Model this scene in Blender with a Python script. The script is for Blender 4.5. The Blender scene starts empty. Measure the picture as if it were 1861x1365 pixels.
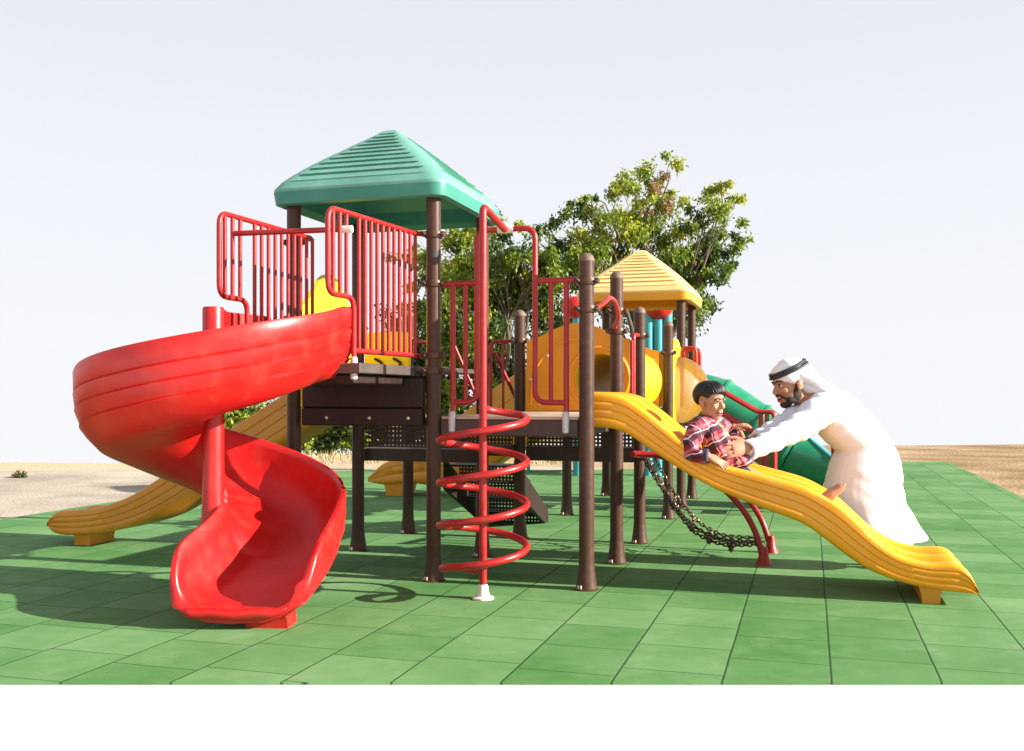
import bpy, math, random
import numpy as np
from mathutils import Vector, Matrix, Quaternion
R = math.radians
S = bpy.context.scene
COL = S.collection
random.seed(7)
rng = np.random.default_rng(7)

# ------------------------------------------------------------------ camera, sky, sun, exposure
F, CX, HY, H = 1800.0, 930.5, 718.0, 1.4           # focal length in photo pixels, optical centre column, eye level row, eye height
cam = bpy.data.cameras.new('camera')
cam.lens = 36 * F / 1861
cam.sensor_width = 36
cam.shift_y = 35.5 / 1861
cam.clip_end = 2000
camo = bpy.data.objects.new('camera', cam)
COL.objects.link(camo)
camo.location = (0, 0, H)
camo.rotation_euler = (R(90), 0, 0)
S.camera = camo

SUN_EL, SUN_AZ = R(22), math.atan2(0.9575, -0.275)     # azimuth measured from +Y towards +X
w = bpy.data.worlds.new('World')
S.world = w
w.use_nodes = True
nt = w.node_tree
nt.nodes.clear()
out = nt.nodes.new('ShaderNodeOutputWorld')
bg = nt.nodes.new('ShaderNodeBackground')
sky = nt.nodes.new('ShaderNodeTexSky')
sky.sky_type = 'NISHITA'
sky.sun_disc = False
sky.sun_elevation = SUN_EL
sky.sun_rotation = SUN_AZ
sky.dust_density = 4.0
tc = nt.nodes.new('ShaderNodeTexCoord')
sep = nt.nodes.new('ShaderNodeSeparateXYZ')
mx = nt.nodes.new('ShaderNodeMath'); mx.operation = 'MAXIMUM'; mx.inputs[1].default_value = 0.03
cmb = nt.nodes.new('ShaderNodeCombineXYZ')
nt.links.new(tc.outputs['Generated'], sep.inputs[0])
nt.links.new(sep.outputs[0], cmb.inputs[0]); nt.links.new(sep.outputs[1], cmb.inputs[1])
nt.links.new(sep.outputs[2], mx.inputs[0]); nt.links.new(mx.outputs[0], cmb.inputs[2])
nt.links.new(cmb.outputs[0], sky.inputs[0])
mix = nt.nodes.new('ShaderNodeMix'); mix.data_type = 'RGBA'
mix.inputs[0].default_value = 0.95
# milky haze: bright low down, thinning towards the zenith
hz = nt.nodes.new('ShaderNodeValToRGB'); hz.color_ramp.interpolation = 'EASE'
for i_, (p_, c_) in enumerate(((0.02, (1.14, 1.125, 1.10)), (0.16, (1.07, 1.065, 1.055)), (0.38, (0.975, 0.99, 1.0)), (0.85, (0.50, 0.52, 0.56)))):
    e_ = hz.color_ramp.elements[i_] if i_ < 2 else hz.color_ramp.elements.new(p_)
    e_.position = p_; e_.color = (*c_, 1)
nt.links.new(sep.outputs[2], hz.inputs[0])
veil = nt.nodes.new('ShaderNodeVectorMath'); veil.operation = 'MULTIPLY'; veil.inputs[0].default_value = (3.45, 3.53, 3.74)
nt.links.new(hz.outputs[0], veil.inputs[1]); nt.links.new(veil.outputs[0], mix.inputs[7])
nt.links.new(sky.outputs[0], mix.inputs[6])
nt.links.new(mix.outputs[2], bg.inputs[0])
bg.inputs[1].default_value = 0.10
nt.links.new(bg.outputs[0], out.inputs[0])

sl = bpy.data.lights.new('sun', 'SUN')
sl.energy = 5.0
sl.angle = R(0.5)
sl.color = (1.0, 0.945, 0.86)
so = bpy.data.objects.new('sun', sl)
COL.objects.link(so)
sdir = Vector((math.sin(SUN_AZ) * math.cos(SUN_EL), math.cos(SUN_AZ) * math.cos(SUN_EL), math.sin(SUN_EL)))
so.rotation_euler = (-sdir).to_track_quat('-Z', 'Y').to_euler()
so.location = (20, -10, 20)
S.view_settings.view_transform = 'Standard'
S.view_settings.look = 'None'
S.view_settings.exposure = 1.30
S.view_settings.gamma = 1.0
S.render.engine = 'CYCLES'

# ------------------------------------------------------------------ materials
def mat(name, color, rough=0.5, metal=0.0, var=0.12, vscale=3.0, bump=0.0, bscale=60.0, dust=0.0, dustcol=(0.6, 0.52, 0.42), spec=0.5, coat=0.0, sss=0.0, streak=False):
    m = bpy.data.materials.new(name)
    m.use_nodes = True
    n = m.node_tree
    b = n.nodes['Principled BSDF']
    b.inputs['Roughness'].default_value = rough
    b.inputs['Metallic'].default_value = metal
    b.inputs['Specular IOR Level'].default_value = spec
    b.inputs['Coat Weight'].default_value = coat
    if sss:
        b.inputs['Subsurface Weight'].default_value = sss
        b.inputs['Subsurface Radius'].default_value = (0.02, 0.008, 0.004)
    t = n.nodes.new('ShaderNodeTexCoord')
    no = n.nodes.new('ShaderNodeTexNoise')
    no.inputs['Scale'].default_value = vscale
    no.inputs['Detail'].default_value = 6
    if streak:
        mp = n.nodes.new('ShaderNodeMapping'); mp.inputs['Scale'].default_value = (1, 1, 0.25)
        n.links.new(t.outputs['Object'], mp.inputs[0]); n.links.new(mp.outputs[0], no.inputs['Vector'])
    else:
        n.links.new(t.outputs['Object'], no.inputs['Vector'])
    cr = n.nodes.new('ShaderNodeValToRGB')
    cr.color_ramp.elements[0].position = 0.3
    cr.color_ramp.elements[1].position = 0.7
    c = Vector(color)
    lo, hi = c * (1 - var), c * (1 + var)
    cr.color_ramp.elements[0].color = (*lo, 1)
    cr.color_ramp.elements[1].color = (*[min(0.95, x) for x in hi], 1)
    n.links.new(no.outputs[0], cr.inputs[0])
    src = cr.outputs[0]
    if dust:
        n2 = n.nodes.new('ShaderNodeTexNoise'); n2.inputs['Scale'].default_value = vscale * 5; n2.inputs['Detail'].default_value = 8
        n.links.new(t.outputs['Object'], n2.inputs['Vector'])
        r2 = n.nodes.new('ShaderNodeValToRGB')
        r2.color_ramp.elements[0].position = 0.5; r2.color_ramp.elements[1].position = 0.8
        r2.color_ramp.elements[0].color = (0, 0, 0, 1); r2.color_ramp.elements[1].color = (dust, dust, dust, 1)
        n.links.new(n2.outputs[0], r2.inputs[0])
        mxn = n.nodes.new('ShaderNodeMix'); mxn.data_type = 'RGBA'
        n.links.new(r2.outputs[0], mxn.inputs[0]); n.links.new(src, mxn.inputs[6]); mxn.inputs[7].default_value = (*dustcol, 1)
        src = mxn.outputs[2]
        mr = n.nodes.new('ShaderNodeMapRange'); mr.inputs[3].default_value = rough * 0.8; mr.inputs[4].default_value = min(1, rough * 1.35)
        n.links.new(n2.outputs[0], mr.inputs[0]); n.links.new(mr.outputs[0], b.inputs['Roughness'])
    n.links.new(src, b.inputs['Base Color'])
    if bump:
        n3 = n.nodes.new('ShaderNodeTexNoise'); n3.inputs['Scale'].default_value = bscale; n3.inputs['Detail'].default_value = 4
        n.links.new(t.outputs['Object'], n3.inputs['Vector'])
        bp = n.nodes.new('ShaderNodeBump'); bp.inputs['Strength'].default_value = bump; bp.inputs['Distance'].default_value = 0.01
        n.links.new(n3.outputs[0], bp.inputs['Height']); n.links.new(bp.outputs[0], b.inputs['Normal'])
    return m

M = {}
M['red_plastic'] = mat('red_plastic', (0.50, 0.009, 0.008), 0.36, var=0.16, vscale=1.6, bump=0.05, bscale=90, dust=0.20, dustcol=(0.52, 0.12, 0.07))
M['red_paint'] = mat('red_paint', (0.34, 0.010, 0.010), 0.34, var=0.12, vscale=5, bump=0.03, bscale=120, dust=0.12, dustcol=(0.48, 0.13, 0.07))
M['brown_paint'] = mat('brown_paint', (0.066, 0.029, 0.017), 0.38, spec=0.3, var=0.2, vscale=4, bump=0.03, bscale=120, dust=0.10, dustcol=(0.26, 0.19, 0.14), streak=True)
M['brown_cap'] = mat('brown_cap', (0.13, 0.085, 0.055), 0.6, var=0.15, vscale=8, dust=0.3, dustcol=(0.3, 0.25, 0.18))
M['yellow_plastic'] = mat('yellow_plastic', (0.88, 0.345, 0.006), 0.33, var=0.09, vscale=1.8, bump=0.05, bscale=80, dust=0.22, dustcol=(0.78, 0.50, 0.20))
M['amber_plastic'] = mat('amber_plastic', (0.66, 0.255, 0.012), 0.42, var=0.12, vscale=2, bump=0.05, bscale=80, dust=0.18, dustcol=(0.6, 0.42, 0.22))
M['bright_yellow'] = mat('bright_yellow', (0.82, 0.60, 0.012), 0.42, var=0.06, vscale=2, bump=0.04, bscale=80)
M['yellow_panel'] = mat('yellow_panel', (0.82, 0.305, 0.008), 0.42, var=0.08, vscale=2, bump=0.05, bscale=70, dust=0.1, dustcol=(0.8, 0.55, 0.25))
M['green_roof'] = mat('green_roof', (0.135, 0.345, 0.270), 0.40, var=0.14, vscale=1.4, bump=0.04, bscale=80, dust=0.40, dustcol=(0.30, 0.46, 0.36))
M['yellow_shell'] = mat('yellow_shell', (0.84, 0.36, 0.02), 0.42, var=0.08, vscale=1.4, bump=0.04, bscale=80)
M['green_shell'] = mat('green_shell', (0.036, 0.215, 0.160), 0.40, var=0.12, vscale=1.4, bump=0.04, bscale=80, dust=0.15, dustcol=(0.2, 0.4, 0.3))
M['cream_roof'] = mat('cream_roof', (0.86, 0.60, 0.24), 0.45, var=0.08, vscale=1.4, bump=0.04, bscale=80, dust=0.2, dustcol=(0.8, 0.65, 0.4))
M['green_slide'] = mat('green_slide', (0.008, 0.20, 0.10), 0.3, var=0.14, vscale=2, bump=0.03, dust=0.12, dustcol=(0.3, 0.5, 0.4))
M['teal_paint'] = mat('teal_paint', (0.04, 0.30, 0.33), 0.4)
M['dark_panel'] = mat('dark_panel', (0.026, 0.014, 0.011), 0.5, spec=0.25, var=0.2, vscale=3, bump=0.05, bscale=60, dust=0.12, dustcol=(0.12, 0.09, 0.08))
M['brown_deck'] = mat('brown_deck', (0.055, 0.028, 0.022), 0.5, var=0.2, vscale=4, dust=0.15, dustcol=(0.2, 0.15, 0.12))
M['sunlit_deck'] = mat('sunlit_deck', (0.50, 0.36, 0.25), 0.6, var=0.1, vscale=5, dust=0.2)
M['grey_steel'] = mat('grey_steel', (0.11, 0.085, 0.075), 0.45, metal=0.3, var=0.15, vscale=8)
M['bracket'] = mat('bracket', (0.55, 0.53, 0.52), 0.45, metal=0.3, var=0.1, vscale=20)
M['white_boot'] = mat('white_boot', (0.72, 0.66, 0.60), 0.5, var=0.1, vscale=20, dust=0.2)
M['chain'] = mat('chain', (0.11, 0.075, 0.055), 0.4, metal=0.7, var=0.3, vscale=20)
M['bolt'] = mat('bolt', (0.6, 0.5, 0.38), 0.35, metal=0.5)
M['wood'] = mat('wood', (0.42, 0.30, 0.18), 0.7, var=0.2, vscale=5)
M['bark'] = mat('bark', (0.10, 0.075, 0.055), 0.9, var=0.3, vscale=6, bump=0.5, bscale=20)
M['twig'] = mat('twig', (0.26, 0.20, 0.15), 0.9, var=0.3, vscale=6)
M['skin_man'] = mat('skin_man', (0.42, 0.20, 0.115), 0.5, var=0.08, vscale=14, bump=0.06, bscale=180, sss=0.08)
M['skin_boy'] = mat('skin_boy', (0.44, 0.215, 0.125), 0.48, var=0.07, vscale=14, bump=0.04, bscale=200, sss=0.08)
M['robe'] = mat('robe', (0.72, 0.74, 0.81), 0.85, var=0.03, vscale=6, bump=0.10, bscale=14, spec=0.2)
M['scarf'] = mat('scarf', (0.82, 0.82, 0.84), 0.85, var=0.02, vscale=6, bump=0.10, bscale=25, spec=0.2)
M['black_cord'] = mat('black_cord', (0.02, 0.02, 0.024), 0.6, bump=0.3, bscale=200)
M['hair'] = mat('hair', (0.011, 0.0075, 0.006), 0.38, var=0.4, vscale=30, bump=0.3, bscale=90)
M['beard'] = mat('beard', (0.030, 0.018, 0.013), 0.7, var=0.5, vscale=60, bump=0.6, bscale=220)
M['eye_white'] = mat('eye_white', (0.7, 0.66, 0.62), 0.25)
M['iris'] = mat('iris', (0.015, 0.009, 0.007), 0.2)
M['lip'] = mat('lip', (0.40, 0.10, 0.085), 0.45)
M['mouth'] = mat('mouth', (0.07, 0.010, 0.012), 0.5)
M['teeth'] = mat('teeth', (0.8, 0.77, 0.72), 0.25)
M['jeans'] = mat('jeans', (0.03, 0.035, 0.06), 0.8)
M['watch'] = mat('watch', (0.02, 0.02, 0.02), 0.35)

def mat_mat():
    m = bpy.data.materials.new('rubber_tiles'); m.use_nodes = True
    n = m.node_tree; L = n.links.new; b = n.nodes['Principled BSDF']
    b.inputs['Roughness'].default_value = 0.85; b.inputs['Specular IOR Level'].default_value = 0.25
    t = n.nodes.new('ShaderNodeTexCoord')
    mp = n.nodes.new('ShaderNodeMapping'); mp.vector_type = 'POINT'
    mp.inputs['Rotation'].default_value = (0, 0, math.atan2(0.288, 0.9575))
    L(t.outputs['Object'], mp.inputs[0])
    wob = n.nodes.new('ShaderNodeTexNoise'); wob.inputs['Scale'].default_value = 1.3
    L(t.outputs['Object'], wob.inputs['Vector'])
    ws = n.nodes.new('ShaderNodeVectorMath'); ws.operation = 'SCALE'; ws.inputs['Scale'].default_value = 0.010
    L(wob.outputs['Color'], ws.inputs[0])
    wa = n.nodes.new('ShaderNodeVectorMath'); wa.operation = 'ADD'
    L(mp.outputs[0], wa.inputs[0]); L(ws.outputs[0], wa.inputs[1])
    off = n.nodes.new('ShaderNodeVectorMath'); off.operation = 'ADD'; off.inputs[1].default_value = (20 * 0.514 - 0.10 - 0.005, 20 * 0.514 - 5.556 - 0.005, 0)
    L(wa.outputs[0], off.inputs[0])
    dv = n.nodes.new('ShaderNodeVectorMath'); dv.operation = 'SCALE'; dv.inputs['Scale'].default_value = 1 / 0.514
    L(off.outputs[0], dv.inputs[0])
    sp = n.nodes.new('ShaderNodeSeparateXYZ'); L(dv.outputs[0], sp.inputs[0])
    def math_(op, a, bb=None, cc=None):
        k = n.nodes.new('ShaderNodeMath'); k.operation = op
        for i, v in enumerate((a, bb, cc)):
            if v is None: continue
            if isinstance(v, (int, float)): k.inputs[i].default_value = v
            else: L(v, k.inputs[i])
        return k.outputs[0]
    def line(x, wd):
        f = math_('FRACT', x)
        d = math_('MINIMUM', f, math_('SUBTRACT', 1.0, f))
        return math_('SUBTRACT', 1.0, math_('SMOOTH_MIN', math_('DIVIDE', d, wd), 1.0, 0.1))
    # every second column of tiles is shifted a little, as laid
    colid = math_('FLOOR', sp.outputs[0])
    wn = n.nodes.new('ShaderNodeTexWhiteNoise'); wn.noise_dimensions = '1D'; L(colid, wn.inputs['W'])
    ysh = math_('ADD', sp.outputs[1], math_('MULTIPLY', wn.outputs[0], 0.40))
    lx = line(sp.outputs[0], 0.017); ly = math_('MULTIPLY', line(ysh, 0.014), 0.95)
    ln = math_('MAXIMUM', math_('MAXIMUM', lx, ly), 0.0)
    rowid = math_('FLOOR', ysh)
    cid = n.nodes.new('ShaderNodeCombineXYZ'); L(colid, cid.inputs[0]); L(rowid, cid.inputs[1])
    wt = n.nodes.new('ShaderNodeTexWhiteNoise'); wt.noise_dimensions = '2D'; L(cid.outputs[0], wt.inputs['Vector'])
    n1 = n.nodes.new('ShaderNodeTexNoise'); n1.inputs['Scale'].default_value = 1.1; n1.inputs['Detail'].default_value = 8; L(t.outputs['Object'], n1.inputs['Vector'])
    n2 = n.nodes.new('ShaderNodeTexNoise'); n2.inputs['Scale'].default_value = 160; n2.inputs['Detail'].default_value = 2; L(t.outputs['Object'], n2.inputs['Vector'])
    n4 = n.nodes.new('ShaderNodeTexNoise'); n4.inputs['Scale'].default_value = 7; n4.inputs['Detail'].default_value = 8; L(t.outputs['Object'], n4.inputs['Vector'])
    k = math_('ADD', math_('ADD', math_('MULTIPLY', n1.outputs[0], 0.55), math_('MULTIPLY', wt.outputs[0], 0.22)), math_('ADD', math_('MULTIPLY', n2.outputs[0], 0.22), math_('MULTIPLY', n4.outputs[0], 0.25)))
    cr = n.nodes.new('ShaderNodeValToRGB')
    cr.color_ramp.elements[0].position = 0.38; cr.color_ramp.elements[1].position = 0.92
    cr.color_ramp.elements[0].color = (0.046, 0.168, 0.030, 1); cr.color_ramp.elements[1].color = (0.175, 0.318, 0.130, 1)
    L(k, cr.inputs[0])
    n5 = n.nodes.new('ShaderNodeTexNoise'); n5.inputs['Scale'].default_value = 2.3; n5.inputs['Detail'].default_value = 12; n5.inputs['Roughness'].default_value = 0.72; L(t.outputs['Object'], n5.inputs['Vector'])
    ds = n.nodes.new('ShaderNodeMapRange'); ds.inputs[1].default_value = 0.52; ds.inputs[2].default_value = 0.75; ds.inputs[4].default_value = 0.40; L(n5.outputs[0], ds.inputs[0])
    dm = n.nodes.new('ShaderNodeMix'); dm.data_type = 'RGBA'; L(ds.outputs[0], dm.inputs[0]); L(cr.outputs[0], dm.inputs[6]); dm.inputs[7].default_value = (0.27, 0.38, 0.20, 1)
    mxn = n.nodes.new('ShaderNodeMix'); mxn.data_type = 'RGBA'
    L(ln, mxn.inputs[0]); L(dm.outputs[2], mxn.inputs[6]); mxn.inputs[7].default_value = (0.008, 0.035, 0.010, 1)
    L(mxn.outputs[2], b.inputs['Base Color'])
    hgt = math_('ADD', math_('MULTIPLY', ln, -1.0), math_('MULTIPLY', n2.outputs[0], 0.25))
    bp = n.nodes.new('ShaderNodeBump'); bp.inputs['Strength'].default_value = 0.35; bp.inputs['Distance'].default_value = 0.006
    L(hgt, bp.inputs['Height']); L(bp.outputs[0], b.inputs['Normal'])
    return m
M['mat'] = mat_mat()

def mat_ground(name, c1, c2, c3, sc=0.4, bump=0.6):
    m = bpy.data.materials.new(name); m.use_nodes = True
    n = m.node_tree; L = n.links.new; b = n.nodes['Principled BSDF']; b.inputs['Roughness'].default_value = 0.95; b.inputs['Specular IOR Level'].default_value = 0.1
    t = n.nodes.new('ShaderNodeTexCoord')
    a = n.nodes.new('ShaderNodeTexNoise'); a.inputs['Scale'].default_value = sc; a.inputs['Detail'].default_value = 10; L(t.outputs['Object'], a.inputs['Vector'])
    r = n.nodes.new('ShaderNodeValToRGB'); e = r.color_ramp.elements
    e[0].position = 0.35; e[0].color = (*c1, 1); e[1].position = 0.68; e[1].color = (*c3, 1)
    k = e.new(0.52); k.color = (*c2, 1)
    L(a.outputs[0], r.inputs[0]); 
    a2 = n.nodes.new('ShaderNodeTexNoise'); a2.inputs['Scale'].default_value = sc * 30; a2.inputs['Detail'].default_value = 6; L(t.outputs['Object'], a2.inputs['Vector'])
    mr = n.nodes.new('ShaderNodeMapRange'); mr.inputs[1].default_value = 0.3; mr.inputs[2].default_value = 0.7; mr.inputs[3].default_value = 0.78; mr.inputs[4].default_value = 1.12; L(a2.outputs[0], mr.inputs[0])
    vm = n.nodes.new('ShaderNodeVectorMath'); vm.operation = 'SCALE'; L(r.outputs[0], vm.inputs[0]); L(mr.outputs[0], vm.inputs['Scale'])
    L(vm.outputs[0], b.inputs['Base Color'])
    bp = n.nodes.new('ShaderNodeBump'); bp.inputs['Strength'].default_value = bump; bp.inputs['Distance'].default_value = 0.05; L(a2.outputs[0], bp.inputs['Height']); L(bp.outputs[0], b.inputs['Normal'])
    return m
M['sand'] = mat_sand = mat_ground('sand', (0.26, 0.165, 0.085), (0.40, 0.275, 0.15), (0.54, 0.40, 0.25), 0.5)
n_ = mat_sand.node_tree; b_ = n_.nodes['Principled BSDF']; src_ = b_.inputs['Base Color'].links[0].from_socket
t_ = n_.nodes.new('ShaderNodeTexCoord'); s_ = n_.nodes.new('ShaderNodeSeparateXYZ'); n_.links.new(t_.outputs['Object'], s_.inputs[0])
m_ = n_.nodes.new('ShaderNodeMapRange'); m_.inputs[1].default_value = -6; m_.inputs[2].default_value = 6; m_.inputs[3].default_value = 0.75; m_.inputs[4].default_value = 0.0; n_.links.new(s_.outputs[0], m_.inputs[0])
x_ = n_.nodes.new('ShaderNodeMix'); x_.data_type = 'RGBA'; n_.links.new(m_.outputs[0], x_.inputs[0]); n_.links.new(src_, x_.inputs[6]); x_.inputs[7].default_value = (0.60, 0.49, 0.33, 1); n_.links.new(x_.outputs[2], b_.inputs['Base Color'])
M['path'] = mat_ground('path', (0.36, 0.30, 0.24), (0.46, 0.39, 0.31), (0.54, 0.47, 0.38), 0.8, 0.3)
M['white_margin'] = mat_ground('white_margin_sheet', (0.80, 0.80, 0.80), (0.83, 0.83, 0.83), (0.86, 0.86, 0.86), 1.2, 0.05)

def mat_leaf():
    m = bpy.data.materials.new('leaves'); m.use_nodes = True
    n = m.node_tree; L = n.links.new; b = n.nodes['Principled BSDF']
    a = n.nodes.new('ShaderNodeAttribute'); a.attribute_name = 'leaf'
    b.inputs['Roughness'].default_value = 0.5
    L(a.outputs['Color'], b.inputs['Base Color'])
    tr = n.nodes.new('ShaderNodeBsdfTranslucent'); L(a.outputs['Color'], tr.inputs[0])
    ms = n.nodes.new('ShaderNodeMixShader'); ms.inputs[0].default_value = 0.46
    L(b.outputs[0], ms.inputs[1]); L(tr.outputs[0], ms.inputs[2]); L(ms.outputs[0], n.nodes['Material Output'].inputs[0])
    return m
M['leaf'] = mat_leaf()

def mat_plaid():
    m = bpy.data.materials.new('plaid_cloth'); m.use_nodes = True
    n = m.node_tree; L = n.links.new; b = n.nodes['Principled BSDF']; b.inputs['Roughness'].default_value = 0.85
    t = n.nodes.new('ShaderNodeTexCoord')
    mp = n.nodes.new('ShaderNodeMapping'); mp.inputs['Rotation'].default_value = (0, R(24), 0); L(t.outputs['Object'], mp.inputs[0])
    nz = n.nodes.new('ShaderNodeTexNoise'); nz.inputs['Scale'].default_value = 7; L(t.outputs['Object'], nz.inputs['Vector'])
    sc = n.nodes.new('ShaderNodeVectorMath'); sc.operation = 'SCALE'; sc.inputs['Scale'].default_value = 0.07; L(nz.outputs['Color'], sc.inputs[0])
    ad = n.nodes.new('ShaderNodeVectorMath'); ad.operation = 'ADD'; L(mp.outputs[0], ad.inputs[0]); L(sc.outputs[0], ad.inputs[1])
    sp = n.nodes.new('ShaderNodeSeparateXYZ'); L(ad.outputs[0], sp.inputs[0])
    def mth(op, a, bb=None):
        k = n.nodes.new('ShaderNodeMath'); k.operation = op
        for i, v in enumerate((a, bb)):
            if v is None: continue
            if isinstance(v, (int, float)): k.inputs[i].default_value = v
            else: L(v, k.inputs[i])
        return k.outputs[0]
    src = (0.28, 0.007, 0.017, 1)
    cur = None
    def layer(cur, fac, col):
        x = n.nodes.new('ShaderNodeMix'); x.data_type = 'RGBA'; L(fac, x.inputs[0])
        if cur is None: x.inputs[6].default_value = src
        else: L(cur, x.inputs[6])
        x.inputs[7].default_value = col
        return x.outputs[2]
    def band(o, per, ph, lo, hi, s):
        f = mth('FRACT', mth('ADD', mth('DIVIDE', o, per), ph))
        return mth('MULTIPLY', mth('MULTIPLY', mth('GREATER_THAN', f, lo), mth('LESS_THAN', f, hi)), s)
    xy = mth('ADD', sp.outputs[0], mth('MULTIPLY', sp.outputs[1], 0.8))
    for o, per in ((xy, 0.115), (sp.outputs[2], 0.115)):
        cur = layer(cur, band(o, per, 0.0, 0.10, 0.38, 0.82), (0.02, 0.012, 0.03, 1))
        cur = layer(cur, band(o, per, 0.0, 0.60, 0.82, 0.30), (0.75, 0.35, 0.42, 1))
        cur = layer(cur, band(o, per, 0.0, 0.42, 0.47, 0.85), (0.8, 0.76, 0.76, 1))
    L(cur, b.inputs['Base Color'])
    return m
M['plaid'] = mat_plaid()

def mat_bubble():
    m = bpy.data.materials.new('clear_plastic'); m.use_nodes = True
    n = m.node_tree; L = n.links.new
    gl = n.nodes.new('ShaderNodeBsdfGlossy'); gl.inputs['Roughness'].default_value = 0.08; gl.inputs[0].default_value = (1, 0.95, 0.9, 1)
    tr = n.nodes.new('ShaderNodeBsdfTransparent'); tr.inputs[0].default_value = (0.99, 0.96, 0.93, 1)
    df = n.nodes.new('ShaderNodeBsdfTranslucent'); df.inputs[0].default_value = (0.92, 0.80, 0.73, 1)
    fr = n.nodes.new('ShaderNodeFresnel'); fr.inputs[0].default_value = 1.5
    m1 = n.nodes.new('ShaderNodeMixShader'); m1.inputs[0].default_value = 0.60; L(tr.outputs[0], m1.inputs[1]); L(df.outputs[0], m1.inputs[2])
    m2 = n.nodes.new('ShaderNodeMixShader'); L(fr.outputs[0], m2.inputs[0]); L(m1.outputs[0], m2.inputs[1]); L(gl.outputs[0], m2.inputs[2])
    L(m2.outputs[0], n.nodes['Material Output'].inputs[0])
    return m
M['bubble'] = mat_bubble()

# ------------------------------------------------------------------ geometry helpers
V = Vector
def P(px, py, Y):                                   # a photo pixel at a given depth
    return V(((px - CX) / F * Y, Y, H - (py - HY) / F * Y))
def on_plane(px, py, O, d):                         # pixel on the vertical plane through O along d -> (distance along d, height)
    k = (px - CX) / F
    s = (k * O[1] - O[0]) / (d[0] - k * d[1])
    Y = O[1] + s * d[1]
    return s, H - (py - HY) / F * Y
U = V((0.9575, -0.288, 0)); Wv = V((0.288, 0.9575, 0)); Z = V((0, 0, 1))
P1 = V((-0.592, 7.48, 0))
MU, MV = 1.18, 1.16
def W(a, b, z=0.0): return P1 + U * a + Wv * b + Z * z

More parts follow.
